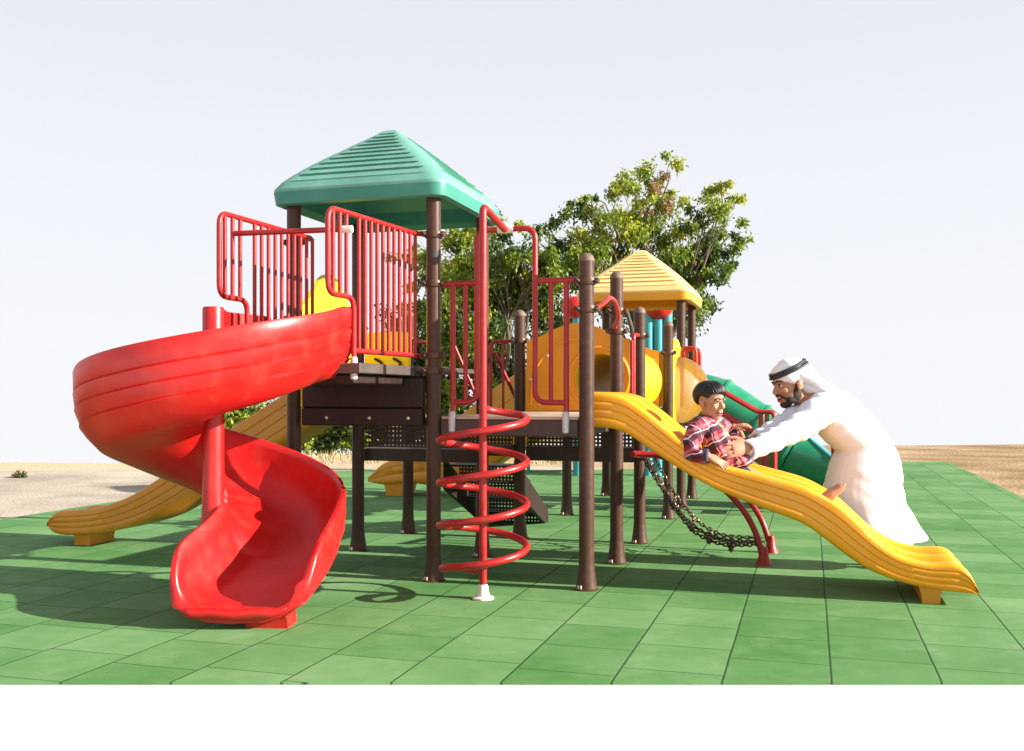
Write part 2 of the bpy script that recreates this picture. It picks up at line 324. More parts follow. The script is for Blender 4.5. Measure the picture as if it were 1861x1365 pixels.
class MB:
    def __init__(s): s.v = []; s.f = []
    def add(s, vs, fs):
        o = len(s.v)
        s.v += [tuple(x) for x in vs]; s.f += [tuple(i + o for i in f) for f in fs]
        return s
    def loft(s, rings, closed=True, cap=True):
        n = len(rings[0]); vs = [p for r in rings for p in r]; fs = []
        m = n if closed else n - 1
        for i in range(len(rings) - 1):
            for j in range(m):
                k = (j + 1) % n
                fs.append((i * n + j, i * n + k, (i + 1) * n + k, (i + 1) * n + j))
        if cap and closed:
            fs.append(tuple(range(n - 1, -1, -1))); o = (len(rings) - 1) * n
            fs.append(tuple(o + j for j in range(n)))
        return s.add(vs, fs)
    def tube(s, pts, r, seg=10, cap=True, loop=False, dome=False):
        pts = [V(p) for p in pts]; n = len(pts)
        rr = r if isinstance(r, (list, tuple)) else [r] * n
        T = []
        for i in range(n):
            a = pts[(i - 1) % n] if (loop or i > 0) else pts[i]
            b = pts[(i + 1) % n] if (loop or i < n - 1) else pts[i]
            d = (b - a)
            T.append(d.normalized() if d.length > 1e-9 else V((0, 0, 1)))
        ref = V((0, 0, 1)) if abs(T[0].z) < 0.9 else V((0, 1, 0))
        nrm = (ref - T[0] * ref.dot(T[0])).normalized()
        rings = []
        for i in range(n):
            if i: 
                q = T[i - 1].rotation_difference(T[i]); nrm = q @ nrm
                nrm = (nrm - T[i] * nrm.dot(T[i])).normalized()
            bn = T[i].cross(nrm)
            rings.append([pts[i] + (nrm * math.cos(2 * math.pi * k / seg) + bn * math.sin(2 * math.pi * k / seg)) * rr[i] for k in range(seg)])
            if dome and i == 0:
                pass
        if dome:
            def cap_r(c, t, base, rad, rev):
                o = []
                for a in (35, 65, 85):
                    f = math.cos(R(a)); h = math.sin(R(a)) * rad
                    o.append([c + (p - c) * f + t * h for p in base])
                return o[::-1] if rev else o
            rings = cap_r(pts[0], -T[0], rings[0], rr[0], True) + rings + cap_r(pts[-1], T[-1], rings[-1], rr[-1], False)
        if loop: rings.append(rings[0]); return s.loft(rings, cap=False)
        return s.loft(rings, cap=cap)
    def lathe(s, c, prof, seg=24, axis=Z, cap=True):
        c = V(c); ax = V(axis).normalized()
        e1 = ax.orthogonal().normalized() if abs(ax.z) < 0.99 else V((1, 0, 0)); e2 = ax.cross(e1)
        rings = [[c + ax * h + (e1 * math.cos(2 * math.pi * k / seg) + e2 * math.sin(2 * math.pi * k / seg)) * r for k in range(seg)] for r, h in prof]
        return s.loft(rings, cap=cap)
    def ell(s, c, r, rot=None, seg=20, ring=12):
        c = V(c); rings = []
        if isinstance(r, (int, float)): r = (r, r, r)
        for i in range(ring + 1):
            th = math.pi * (i + 0.001) / (ring + 0.002); row = []
            for k in range(seg):
                ph = 2 * math.pi * k / seg
                p = V((r[0] * math.sin(th) * math.cos(ph), r[1] * math.sin(th) * math.sin(ph), -r[2] * math.cos(th)))
                row.append(c + (rot @ p if rot else p))
            rings.append(row)
        return s.loft(rings)
    def obox(s, c, ex, ey, ez, ch=0.0):               # oriented box: centre and three half-extent vectors, optional chamfer
        c, ex, ey, ez = V(c), V(ex), V(ey), V(ez)
        if ch <= 0:
            vs = [c + ex * i + ey * j + ez * k for i in (-1, 1) for j in (-1, 1) for k in (-1, 1)]
            return s.add(vs, [(0, 1, 3, 2), (4, 6, 7, 5), (0, 4, 5, 1), (2, 3, 7, 6), (0, 2, 6, 4), (1, 5, 7, 3)])
        def ring(k, ins):
            a, b = max(ex.length - ins, 1e-4), max(ey.length - ins, 1e-4); e, f = ex.normalized(), ey.normalized()
            return [c + ez * k[0] + ez.normalized() * k[1] + e * x + f * y for x, y in ((a - ch, b), (-a + ch, b), (-a, b - ch), (-a, -b + ch), (-a + ch, -b), (a - ch, -b), (a, -b + ch), (a, b - ch))]
        return s.loft([ring((-1, 0), ch), ring((-1, ch), 0), ring((1, -ch), 0), ring((1, 0), ch)])
    def wbox(s, a0, a1, b0, b1, z0, z1, ch=0.006):    # box on the playground's own grid
        return s.obox(W((a0 + a1) / 2, (b0 + b1) / 2, (z0 + z1) / 2), U * (abs(a1 - a0) / 2), Wv * (abs(b1 - b0) / 2), Z * ((z1 - z0) / 2), ch)

def fillet(pts, r=0.06, n=5, loop=False):
    pts = [V(p) for p in pts]; o = []
    N = len(pts)
    for i, p in enumerate(pts):
        if not loop and i in (0, N - 1): o.append(p); continue
        a, b = pts[i - 1], pts[(i + 1) % N]
        d1, d2 = (a - p), (b - p); k = min(r, d1.length * 0.48, d2.length * 0.48)
        q1, q2 = p + d1.normalized() * k, p + d2.normalized() * k
        for t in range(n + 1):
            t /= n; o.append(q1.lerp(p, t).lerp(p.lerp(q2, t), t))
    return o
def smooth_curve(pts, n=8):                           # Catmull-Rom through the points
    pts = [V(p) for p in pts]; q = [pts[0] * 2 - pts[1]] + pts + [pts[-1] * 2 - pts[-2]]; o = []
    for i in range(1, len(q) - 2):
        a, b, c, d = q[i - 1], q[i], q[i + 1], q[i + 2]
        for t in range(n):
            t /= n
            o.append(((b * 2) + (c - a) * t + (a * 2 - b * 5 + c * 4 - d) * t * t + (b * 3 - a - c * 3 + d) * t ** 3) * 0.5)
    o.append(pts[-1]); return o

WLOC = {}
def link_mesh(name, me, parent, c, m):
    o = bpy.data.objects.new(name, me); COL.objects.link(o)
    o.location = c - (WLOC[parent.name] if parent else V((0, 0, 0)))
    if parent: o.parent = parent
    WLOC[o.name] = c
    if m: me.materials.append(m)
    return o
def obj(name, mb, m, parent=None, smooth=38, origin=None):
    vs = np.array([tuple(v) for v in mb.v])
    c = V(origin) if origin is not None else V(((vs[:, 0].min() + vs[:, 0].max()) / 2, (vs[:, 1].min() + vs[:, 1].max()) / 2, vs[:, 2].min()))
    me = bpy.data.meshes.new(name)
    me.from_pydata([tuple(V(v) - c) for v in mb.v], [], mb.f); me.update()
    me.polygons.foreach_set('use_smooth', [True] * len(me.polygons))
    fix_normals(me)
    me.set_sharp_from_angle(angle=R(smooth))
    return link_mesh(name, me, parent, c, m)
def fix_normals(me):
    import bmesh
    bm = bmesh.new(); bm.from_mesh(me)
    bmesh.ops.recalc_face_normals(bm, faces=bm.faces); bm.to_mesh(me); bm.free()
def tag(o, label=None, cat=None, group=None, kind=None):
    if label: o['label'] = label
    if cat: o['category'] = cat
    if group: o['group'] = group
    if kind: o['kind'] = kind
    return o
def thing(name, loc, label, cat, group=None):
    o = bpy.data.objects.new(name, None); COL.objects.link(o); o.location = loc; o.empty_display_size = 0.2
    WLOC[o.name] = V(loc)
    return tag(o, label, cat, group)
def union(name, mb, m, parent, voxel, smooth=6, fac=0.5, ofs=None):   # fuse overlapping closed shells into ONE continuous skin
    me = bpy.data.meshes.new('tmp'); me.from_pydata(mb.v, [], mb.f); me.update(); fix_normals(me)
    t = bpy.data.objects.new('tmp', me); COL.objects.link(t)
    r = t.modifiers.new('r', 'REMESH'); r.mode = 'VOXEL'; r.voxel_size = voxel
    if smooth:
        q = t.modifiers.new('s', 'SMOOTH'); q.iterations = smooth; q.factor = fac
    dg = bpy.context.evaluated_depsgraph_get()
    m2 = bpy.data.meshes.new_from_object(t.evaluated_get(dg)); m2.name = name
    bpy.data.objects.remove(t); bpy.data.meshes.remove(me)
    n = len(m2.vertices); a = np.empty(n * 3, dtype=np.float32); m2.vertices.foreach_get('co', a); a = a.reshape(-1, 3)
    if ofs is not None:
        nn = np.empty(n * 3, dtype=np.float32); m2.vertices.foreach_get('normal', nn); nn = nn.reshape(-1, 3)
        a = a + nn * ofs(a)[:, None]
    c = V(((a[:, 0].min() + a[:, 0].max()) / 2, (a[:, 1].min() + a[:, 1].max()) / 2, a[:, 2].min()))
    a = a - np.array(c, dtype=np.float32); m2.vertices.foreach_set('co', a.astype(np.float32).ravel()); m2.update()
    m2.polygons.foreach_set('use_smooth', [True] * len(m2.polygons))
    m2.materials.clear()
    return link_mesh(name, m2, parent, c, m)

# ------------------------------------------------------------------ the setting
def edge(x):                                          # where the open sand rolls off out of sight
    t = min(1, max(0, (x + 6.5) / 6.0)); t = t * t * (3 - 2 * t)
    return 20.8 + 7.4 * t
xs = list(np.concatenate([np.linspace(-90, -16, 16), np.linspace(-14, 22, 60), np.linspace(24, 90, 16)]))
g = MB(); rows = []
for d in [-60, -20, 0, 3, 6, 9, 12, 15, 17, 18, 19] + [None] * 0:
    rows.append([(x, d, -0.03) for x in xs])
for k in range(26):
    e = k / 25
    row = []
    for x in xs:
        E = edge(x); y = 20 + (E - 20) * min(1, e * 2.5) if e < 0.4 else E + (e - 0.4) ** 2 * 420
        fall = max(0, y - E)
        z = -0.03 - (fall * 0.16 if fall > 0 else 0) + 0.05 * math.sin(x * 0.9 + y * 0.5) * (1 if fall > 0 or y > 19.9 else 0) * (0.5 + 0.5 * math.sin(x * 0.37 + 1)) * (1 if fall < 2 else 0)
        row.append((x, y, z))
    rows.append(row)
g.loft(rows, closed=False, cap=False)
tag(obj('ground', g, M['sand'], smooth=60), kind='structure')

YF = 4.828
mp = [V((-7.55, YF, 0)), V((4.36, YF, 0)), V((9.14, 20.7, 0)), V((8.2, 20.9, 0)), V((2.0, 18.6, 0)), V((-3.75, 18.3, 0))]
g = MB(); g.loft([[p + Z * -0.03 for p in mp], mp])
tag(obj('rubber_flooring', g, M['mat'], origin=(0, 0, 0), smooth=20), kind='structure')
g = MB(); q = [V((-30, -6, -0.012)), V((30, -6, -0.012)), V((30, YF - 0.004, -0.012)), V((-30, YF - 0.004, -0.012))]
g.loft([[p - Z * 0.05 for p in q], q]); tag(obj('white_margin', g, M['white_margin']), kind='structure')  # white margin added as a flat ground sheet, no paved surface known here
g = MB(); q = [V((-7.52, YF + 0.01, -0.016)), V((-3.8, 18.32, -0.016)), V((1.9, 18.7, -0.016)), V((1.4, 19.9, -0.016)), V((-12.5, 18.0, -0.016)), V((-24, 12.0, -0.016)), V((-24, YF + 0.01, -0.016))]
g.loft([[p - Z * 0.05 for p in q], q]); tag(obj('path', g, M['path']), kind='structure')

# ------------------------------------------------------------------ shared builders
PR = 0.055
def post(parent, xy, top, cap=True, clamps=(), name='post'):
    x, y = xy[0], xy[1]
    mb = MB(); mb.lathe((x, y, 0), [(0.088, 0), (0.090, 0.006), (0.078, 0.012), (0.072, 0.05), (0.060, 0.14), (PR, 0.22), (PR, top - (0.0 if not cap else 0.06))], 24)
    p = obj(name, mb, M['brown_paint'], parent)
    for k in range(2):
        a = 2.2 + k * 1.6
        b = MB(); b.lathe((x + 0.079 * math.cos(a), y - 0.079 * abs(math.sin(a)), 0.012), [(0.008, 0), (0.008, 0.02), (0.004, 0.026)], 8); obj('anchor_bolt', b, M['bolt'], p)
    if cap:
        c = MB(); c.lathe((x, y, top - 0.062), [(PR + 0.003, 0), (PR + 0.003, 0.012), (PR * 0.95, 0.03), (PR * 0.75, 0.047), (PR * 0.4, 0.059), (0.004, 0.062)], 24)
        obj('post_cap', c, M['brown_cap'], p)
    for z in clamps:
        c = MB(); c.lathe((x, y, z), [(PR + 0.001, -0.026), (PR + 0.012, -0.024), (PR + 0.016, -0.012), (PR + 0.016, 0.012), (PR + 0.012, 0.024), (PR + 0.001, 0.026)], 24, cap=False)
        for sgn in (-1, 1):
            d = V((sgn * 0.9, -0.43, 0)).normalized()
            c.obox(V((x, y, z)) + d * (PR + 0.024), d * 0.016, V((-d.y, d.x, 0)) * 0.017, Z * 0.02, 0.004)
            c.lathe(V((x, y, z)) + d * (PR + 0.026), [(0.009, -0.034), (0.009, 0.034)], 8, axis=V((-d.y, d.x, 0)))
        obj('clamp', c, M['brown_paint'], p)
    return p
def railing(parent, frames, bars, r=0.0175, rb=0.013, m='red_paint', brackets=(), name='railing', label=None):
    mb = MB()
    for f in frames: mb.tube(f, r, 12)
    o = obj(name, mb, M[m], parent)
    if label: o['label'] = label
    for a, b in bars:
        k = MB(); k.tube([a, b], rb, 10); obj('bar', k, M[m], o)
    for c in brackets:
        k = MB(); k.lathe(V(c) + Z * 0.0, [(0.012, -0.10), (0.025, -0.09), (0.027, -0.02), (0.025, 0.05), (0.018, 0.06)], 12)
        k.lathe(V(c) + Z * -0.065 - Wv * 0.025, [(0.010, -0.006), (0.006, 0.004)], 8, axis=-Wv)
        obj('bracket', k, M['bracket'], o)
    return o
def hip_roof(parent, c, half, z0, z1, zt, m, shell, name='roof', steps=10):
    # stepped faces between smooth hips, rounded corners, a vertical fascia and an open underside
    def ring(h, z, hs, zs, n_arc=4):
        pts = []
        rc = min(0.10, h * 0.3)
        for q in range(4):
            e1 = [U, Wv, -U, -Wv][q]; e2 = [Wv, -U, -Wv, U][q]
            inset = min(rc + 0.05, h * 0.55)
            # face points along side whose outward normal is e1
            for t in (-1, 1):
                pts.append(c + e1 * hs + e2 * (t * (h - inset)) + Z * zs) if t == -1 else None
            for t in np.linspace(-1, 1, 5)[1:]:
                pts.append(c + e1 * hs + e2 * (t * (h - inset)) + Z * zs)
            cc = c + e1 * (h - rc) + e2 * (h - rc)
            for k in range(n_arc + 1):
                a = math.pi / 2 * k / n_arc
                pts.append(cc + (e1 * math.cos(a) + e2 * math.sin(a)) * rc + Z * z)
        return pts
    rings = []
    def prof(t): # t 0 eave .. 1 apex; slightly convex near the top
        h = half * (1 - t) ** 1.0 + 0.02
        z = z1 + (zt - z1) * (t ** 0.80)
        return h, z
    rings.append(ring(half - 0.10, z0 + 0.035, half - 0.10, z0 + 0.035))
    rings.append(ring(half - 0.03, z0, half - 0.03, z0))
    rings.append(ring(half, z0 + 0.012, half, z0 + 0.012))
    rings.append(ring(half + 0.012, z1 - 0.01, half + 0.012, z1 - 0.01))
    h, z = prof(0.02); rings.append(ring(h + 0.004, z1 + 0.012, h + 0.004, z1 + 0.012))
    for k in range(steps):
        t0 = 0.07 + 0.81 * k / steps; t1 = 0.07 + 0.81 * (k + 1) / steps
        ha, za = prof(t0); hb, zb = prof(t1)
        if k == 0: rings.append(ring(ha, za, ha, za))
        g = min(0.017, hb * 0.3)
        rings.append(ring(ha - 0.002, za + 0.002, ha + 0.004, za + 0.004))
        rings.append(ring(hb + 0.002, zb - 0.002, hb - g + 0.004, zb - 0.003))
    h, z = prof(0.885); rings.append(ring(h, z, h, z))
    rings.append(ring(h * 0.80, z + 0.020, h * 0.80, z + 0.020)); rings.append(ring(h * 0.5, z + 0.038, h * 0.5, z + 0.038))
    rings.append(ring(h * 0.15, z + 0.045, h * 0.15, z + 0.045))
    # underside of the shell
    under = []
    for t in (0.92, 0.5, 0.1):
        h, z = prof(t); under.append(ring(h - 0.03, z - 0.05, h - 0.03, z - 0.05))
    mb = MB(); mb.loft(under + rings, cap=True)
    o = obj(name, mb, M[m], parent, smooth=25)
    # fascia and underside take the deeper tone, daylight put into the paler top colour
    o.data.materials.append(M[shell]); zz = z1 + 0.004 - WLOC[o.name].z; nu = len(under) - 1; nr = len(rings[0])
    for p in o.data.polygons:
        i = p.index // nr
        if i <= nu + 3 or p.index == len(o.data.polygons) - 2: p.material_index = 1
    return o

def traced_slide(parent, O, d, lat, width, top_px, bot_px, m, ridges=1, n=130, depth=0.62, name='chute', grooves=(0.30, 0.52, 0.74)):
    T = sorted(on_plane(px, py, O, d) for px, py in top_px); B = sorted(on_plane(px, py, O, d) for px, py in bot_px)
    s0, s1 = max(T[0][0], B[0][0]), min(T[-1][0], B[-1][0])
    ss = np.linspace(s0, s1, n)
    def curve(A):
        C = smooth_curve([V((a[0], 0, a[1])) for a in A], 10)
        z = np.interp(ss, [p.x for p in C], [p.z for p in C])
        for _ in range(2): z[1:-1] = (z[:-2] + 2 * z[1:-1] + z[2:]) / 4
        return z
    zt, zb = curve(T), curve(B)
    rings = []
    for i, s in enumerate(ss):
        h = max(zt[i] - zb[i], 0.012); base = V(O) + d * s
        def pt(wd, z): return base + lat * wd + Z * z
        r = [pt(0.05, zb[i]), pt(0.012, zb[i] + h * 0.05), pt(0.0, zb[i] + h * 0.16)]
        for gq in grooves:
            zz = zb[i] + h * gq
            r += [pt(0.001, zz - 0.006), pt(0.008, zz), pt(0.001, zz + 0.006)]
        r.append(pt(0.002, zt[i] - h * 0.14))
        nt_ = 16 * (ridges) + 1
        rw = 0.105; chw = (width - rw * (ridges + 1)) / ridges
        dep = depth * h
        def topz(x):
            k = x / (rw + chw); f = (x - int(k) * (rw + chw))
            if f <= rw: return zt[i] - (0.022 * (2 * abs(f - rw / 2) / rw) ** 2) * min(1, h / 0.1)
            q = (f - rw) / chw
            return zt[i] - 0.022 * min(1, h / 0.1) - dep * (1 - abs(2 * q - 1) ** 2.6)
        for x in np.linspace(0.006, width - 0.006, 20 * ridges + 9):
            r.append(pt(x, topz(x)))
        r += [pt(width - 0.002, zt[i] - h * 0.14), pt(width, zb[i] + h * 0.16), pt(width - 0.012, zb[i] + h * 0.05), pt(width - 0.05, zb[i])]
        rings.append(r)
    mb = MB(); mb.loft(rings)
    return obj(name, mb, M[m], parent, smooth=50), (lambda s: float(np.interp(s, ss, zt))), (lambda s: float(np.interp(s, ss, zb)))

# ------------------------------------------------------------------ main play tower with green roof and lower deck
tw = thing('play_tower', W(-0.59, 0.58), 'tall brown-post play tower with green roof and red railings, lower deck on its right', 'play tower')
TZ, DZ = 1.62, 1.24
for (a, b, top, cap, cl) in ((-MU, 0, 2.93, False, (2.60, 2.0, 1.70)), (0, 0, 2.93, False, (2.61, 2.24, 1.70, 1.585)), (-MU, MV, 2.93, False, (2.0,)), (0, MV, 2.93, False, (1.7,)),
                             (MU, 0, 2.425, True, (2.22, 2.02)), (MU, MV, 2.43, True, (2.10, 1.93)), (MU, 2 * MV, 2.235, True, (1.96,)), (0, 2 * MV, 2.235, True, (1.93,)), (-MU, 2 * MV, 2.26, True, (1.96,))):
    post(tw, W(a, b), top, cap, cl)
mb = MB(); mb.loft([[W(0, 0, z) + V((math.cos(a), math.sin(a), 0)) * (PR + 0.0015) for z in (2.43, 2.485)] for a in np.linspace(-1.9, -0.5, 12)], closed=False, cap=False)
obj('sticker', mb, M['black_cord'], tw)
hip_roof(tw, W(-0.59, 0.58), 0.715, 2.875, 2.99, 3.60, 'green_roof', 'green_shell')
mb = MB(); mb.wbox(-MU + 0.03, -0.045, 0.03, MV - 0.03, TZ - 0.04, TZ); mb.wbox(-1.02, -0.16, -0.94, 0.026, TZ - 0.075, TZ - 0.003)
obj('deck', mb, M['grey_steel'], tw)
mb = MB(); mb.wbox(-1.08, -0.07, -0.06, 0.02, 1.30, 1.535, 0.012); mb.wbox(-1.08, -0.07, -0.064, 0.024, 1.165, 1.30, 0.008)
mb.wbox(-1.0, -0.22, -0.90, -0.065, 1.475, 1.542, 0.01)
fp = obj('fascia_panel', mb, M['dark_panel'], tw)
for a in (-0.86, -0.50, -0.18):
    k = MB(); k.lathe(W(a, -0.064, 1.225), [(0.014, 0), (0.011, 0.008), (0.004, 0.011)], 10, axis=-Wv); obj('bolt', k, M['bolt'], fp)
mb = MB(); mb.wbox(-MU - 0.02, -MU + 0.03, 0.07, MV - 0.07, 1.30, 1.555, 0.01); mb.wbox(-MU + 0.05, -0.45, MV - 0.03, MV + 0.02, 1.42, 1.575, 0.01)
obj('fascia_panel', mb, M['dark_panel'], tw)
# lower deck: slab with grazing sunlight put into its cream top colour, brown fascia
mb = MB(); mb.wbox(0.062, MU - 0.062, 0.0, 2 * MV - 0.02, DZ - 0.022, DZ, 0.004); obj('deck', mb, M['sunlit_deck'], tw)['label'] = 'lower deck with sunlight put into its cream colour'
mb = MB(); mb.wbox(0.06, MU - 0.06, -0.012, 0.03, DZ - 0.145, DZ - 0.024); mb.wbox(0.06, 0.10, 0.034, 2 * MV - 0.06, DZ - 0.145, DZ - 0.026); mb.wbox(MU - 0.10, MU - 0.06, 0.034, 2 * MV - 0.06, DZ - 0.145, DZ - 0.026); mb.wbox(0.06, MU - 0.06, 2 * MV - 0.055, 2 * MV - 0.015, DZ - 0.145, DZ - 0.024)
mb.wbox(0.10, MU - 0.10, MV - 0.02, MV + 0.02, DZ - 0.12, DZ - 0.03)
obj('deck_frame', mb, M['brown_deck'], tw)
# low rear landing with perforated risers
mb = MB(); mb.wbox(-MU + 0.06, -0.06, 2 * MV - 0.02, 2 * MV + 0.03, 0.80, 0.915); mb.wbox(-MU + 0.04, -0.04, MV + 0.07, MV + 0.11, 0.805, 0.92); mb.wbox(0.06, MU - 0.06, 2 * MV + 0.0, 2 * MV + 0.045, 0.76, 0.90)
mb.wbox(-MU - 0.02, -MU + 0.03, MV + 0.06, 2 * MV - 0.06, 0.80, 0.92); mb.wbox(-MU + 0.035, -0.035, MV + 0.12, 2 * MV - 0.03, 0.88, 0.912)
obj('landing_frame', mb, M['brown_deck'], tw)
def perforated(parent, a0, a1, b, z0, z1, pitch=0.036, hole=0.016, axis='a'):
    mb = MB(); nx = int((a1 - a0) / pitch); nz = int((z1 - z0) / pitch); px_, pz = (a1 - a0) / nx, (z1 - z0) / nz
    for dp in (0.0, 0.004):
        for i in range(nx):
            for j in range(nz):
                x0, y0 = a0 + i * px_, z0 + j * pz; cx, cz = x0 + px_ / 2, y0 + pz / 2; h = hole / 2
                def q(x, z): return W(x, b + dp, z) if axis == 'a' else W(b + dp, x, z)
                vs = [q(x0, y0), q(x0 + px_, y0), q(x0 + px_, y0 + pz), q(x0, y0 + pz), q(cx - h, cz - h), q(cx + h, cz - h), q(cx + h, cz + h), q(cx - h, cz + h)]
                mb.add(vs, [(0, 1, 5, 4), (1, 2, 6, 5), (2, 3, 7, 6), (3, 0, 4, 7)])
    me = bpy.data.meshes.new('perforated_panel'); c = W((a0 + a1) / 2, b, z0) if axis == 'a' else W(b, (a0 + a1) / 2, z0)
    me.from_pydata([tuple(V(v) - c) for v in mb.v], [], mb.f); me.update()
    return link_mesh('perforated_panel', me, parent, c, M['brown_deck'])
perforated(tw, -MU + 0.07, -0.07, 2 * MV + 0.0, 0.918, 1.13)
perforated(tw, -MU + 0.07, -0.07, MV + 0.065, 0.93, 1.14)
perforated(tw, 0.07, MU - 0.07, 2 * MV + 0.02, 0.902, DZ - 0.15)
# slide entrance railings (project forward from the tower)
def q_rail(a0, b0, a1, b1, t, z):
    L_ = math.hypot(a1 - a0, b1 - b0); return W(a0 + (a1 - a0) * t / L_, b0 + (b1 - b0) * t / L_, z)
for (a0, b0, a1, b1, pa, nb) in ((-0.13, -0.01, -0.27, -1.19, 0, 15), (-0.995, -0.01, -1.05, -1.23, -MU, 14)):
    L_ = math.hypot(a1 - a0, b1 - b0); te = L_ * 0.74
    q = lambda t, z: q_rail(a0, b0, a1, b1, t, z)
    p0 = W(pa, 0)
    zt, zm, zbt = 2.62, 2.06, 1.70
    fr = [fillet([p0 + Z * zt, q(0, zt), q(L_, zt), q(L_, zm), q(te, zm), q(te, 1.545)], 0.085), [p0 + Z * zbt, q(0, zbt), q(te, zbt)]]
    bars = []
    for i in range(nb):
        t = 0.03 + (L_ - 0.09) * i / (nb - 1)
        if abs(t - te) < 0.02: continue
        bars.append((q(t, zt), q(t, zm if t > te else zbt)))
    railing(tw, fr, bars, brackets=(q(te, 1.60),) , r=0.0185, rb=0.0140)
mb = MB(); A_, B_ = q_rail(-0.995, -0.01, -1.05, -1.23, 1.07, 2.50), q_rail(-0.13, -0.01, -0.27, -1.19, 1.02, 2.50)
mb.tube([A_, B_], 0.019, 12); cb = obj('crossbar', mb, M['red_paint'], tw)
k = MB(); k.tube([B_, B_ + (B_ - A_).normalized() * 0.07], 0.024, 12); obj('end_sleeve', k, M['white_boot'], cb)
# barrier panel (bright yellow) on the left flank and half-height one at the back
def arch_panel(mb, to, w0, w1, z0, zs, zp, thick, hole=None):
    # outline with a wavy arched top; hole=(cx, cz, r) cuts a round opening
    N = 32; outer = []
    for k in range(N + 1):
        x = w0 + (w1 - w0) * k / N; t = k / N
        z = zs + (zp - zs) * max(0, math.sin(math.pi * t)) ** 1.6
        outer.append((x, z))
    front, back = [], []
    if not hole:
        for th in (0, thick):
            row_t = [to(x, z, th) for x, z in outer]; row_b = [to(x, z0, th) for x, z in outer]
            (front if th == 0 else back).append((row_b, row_t))
        mb.loft([front[0][0], front[0][1], back[0][1], back[0][0], front[0][0]], closed=False, cap=False)
        for e in (0, N):
            mb.add([front[0][0][e], front[0][1][e], back[0][1][e], back[0][0][e]], [(0, 1, 2, 3)])
    else:
        cx, cz, r = hole
        loop = [(w0, z0)] + outer + [(w1, z0)]
        bt = [(w1 - (w1 - w0) * k / N, z0) for k in range(1, N)]
        loop = outer + [(w1, zs + (z0 - zs) * k / 10) for k in range(1, 11)] + bt + [(w0, z0 + (zs - z0) * k / 10) for k in range(0, 10)]
        inner = []
        for x, z in loop:
            a = math.atan2(z - cz, x - cx); inner.append((cx + r * math.cos(a), cz + r * math.sin(a)))
        rings = [[to(x, z, 0) for x, z in inner], [to(x, z, 0) for x, z in loop], [to(x, z, thick) for x, z in loop], [to(x, z, thick) for x, z in inner]]
        rings.append(rings[0]); mb.loft(rings, cap=False)
mb = MB(); arch_panel(mb, lambda x, z, t: W(-MU - 0.03 + t, x, z), 0.10, MV - 0.08, TZ + 0.02, 2.12, 2.42, 0.05); bp_ = obj('barrier_panel', mb, M['bright_yellow'], tw); bp_['label'] = 'bright yellow arched panel'
mb = MB(); arch_panel(mb, lambda x, z, t: W(x, MV - 0.03 + t, z), -MU + 0.08, -0.68, TZ + 0.01, 1.955, 1.965, 0.06); obj('barrier_panel', mb, M['bright_yellow'], tw)
for a in (-0.98, -0.80):
    mb = MB(); mb.tube([W(a + 0.05 * math.sin(t * 0.5) , MV - 0.045, TZ + 0.02 + 0.012 * t) for t in range(8)], 0.012, 8); obj('dial_edge', mb, M['dark_panel'], tw)
mb = MB(); mb.wbox(-MU + 0.065, -MU + 0.10, -0.02, 0.02, 1.30, 2.0, 0.008); obj('panel_strip', mb, M['bright_yellow'], tw)
# lower deck front barriers flanking the spiral climber, and the arch above
zt, zb_ = 2.235, 1.345
aL, aR = 0.345, 0.795
fl = [fillet([W(0.06, 0, zt), W(aL - 0.0, 0, zt)], 0.05), fillet([W(0.155, 0, zt), W(0.155, 0, 1.20)], 0.05), fillet([W(0.155, 0, zb_), W(aL, 0, zb_), W(aL, 0, 2.625), W(aR, 0, 2.625), W(aR, 0, zb_), W(1.03, 0, zb_)], 0.09),
      [W(MU - 0.06, 0, zt), W(aR, 0, zt)], [W(1.03, 0, zt), W(1.03, 0, 1.20)]]
railing(tw, fl, [(W(0.255, 0, zt), W(0.255, 0, zb_)), (W(0.915, 0, zt), W(0.915, 0, zb_))], r=0.021, rb=0.0175, brackets=(W(0.155, -0.02, 1.22), W(1.03, -0.02, 1.22)), label='red barrier with arch over the spiral climber')
# grab loops on the right side
mb = MB(); mb.tube(smooth_curve([W(MU + 0.06, 0.02, 2.02), W(MU + 0.10, 0.16, 2.08), W(MU + 0.10, 0.35, 2.13), W(MU + 0.09, 0.62, 2.12), W(MU + 0.07, 0.86, 2.03), W(MU + 0.0, 1.05, 1.96), W(MU, 1.12, 1.96)], 6), 0.0175, 12); obj('grab_bar', mb, M['red_paint'], tw)
mb = MB(); mb.tube(fillet([W(MU, 2 * MV - 0.03, 1.96), W(MU - 0.02, 2 * MV - 0.22, 1.96), W(MU - 0.02, 2 * MV - 0.22, 1.26)], 0.05), 0.02, 12); mb.tube([W(MU - 0.02, 2 * MV - 0.32, 1.26), W(MU - 0.02, 2 * MV - 0.32, 1.9)], 0.016, 10); obj('grab_bar', mb, M['red_paint'], tw)
# small guard by the rear post and by the tower's back
railing(tw, [fillet([W(-0.05, 2 * MV, 1.93), W(-0.30, 2 * MV, 1.93), W(-0.30, 2 * MV, 1.0)], 0.07), [W(-0.26, 2 * MV, 1.83), W(0.02, 2 * MV + 0.3, 1.05)]], [(W(-0.17, 2 * MV, 1.92), W(-0.17, 2 * MV, 1.0))], r=0.0175)
railing(tw, [fillet([W(-MU + 0.05, 2 * MV, 1.93), W(-MU + 0.24, 2 * MV, 1.93), W(-MU + 0.24, 2 * MV, 0.95)], 0.05), [W(-0.72, 2 * MV + 0.1, 1.9), W(-0.42, 2 * MV + 0.3, 1.1)]], [], r=0.0175)

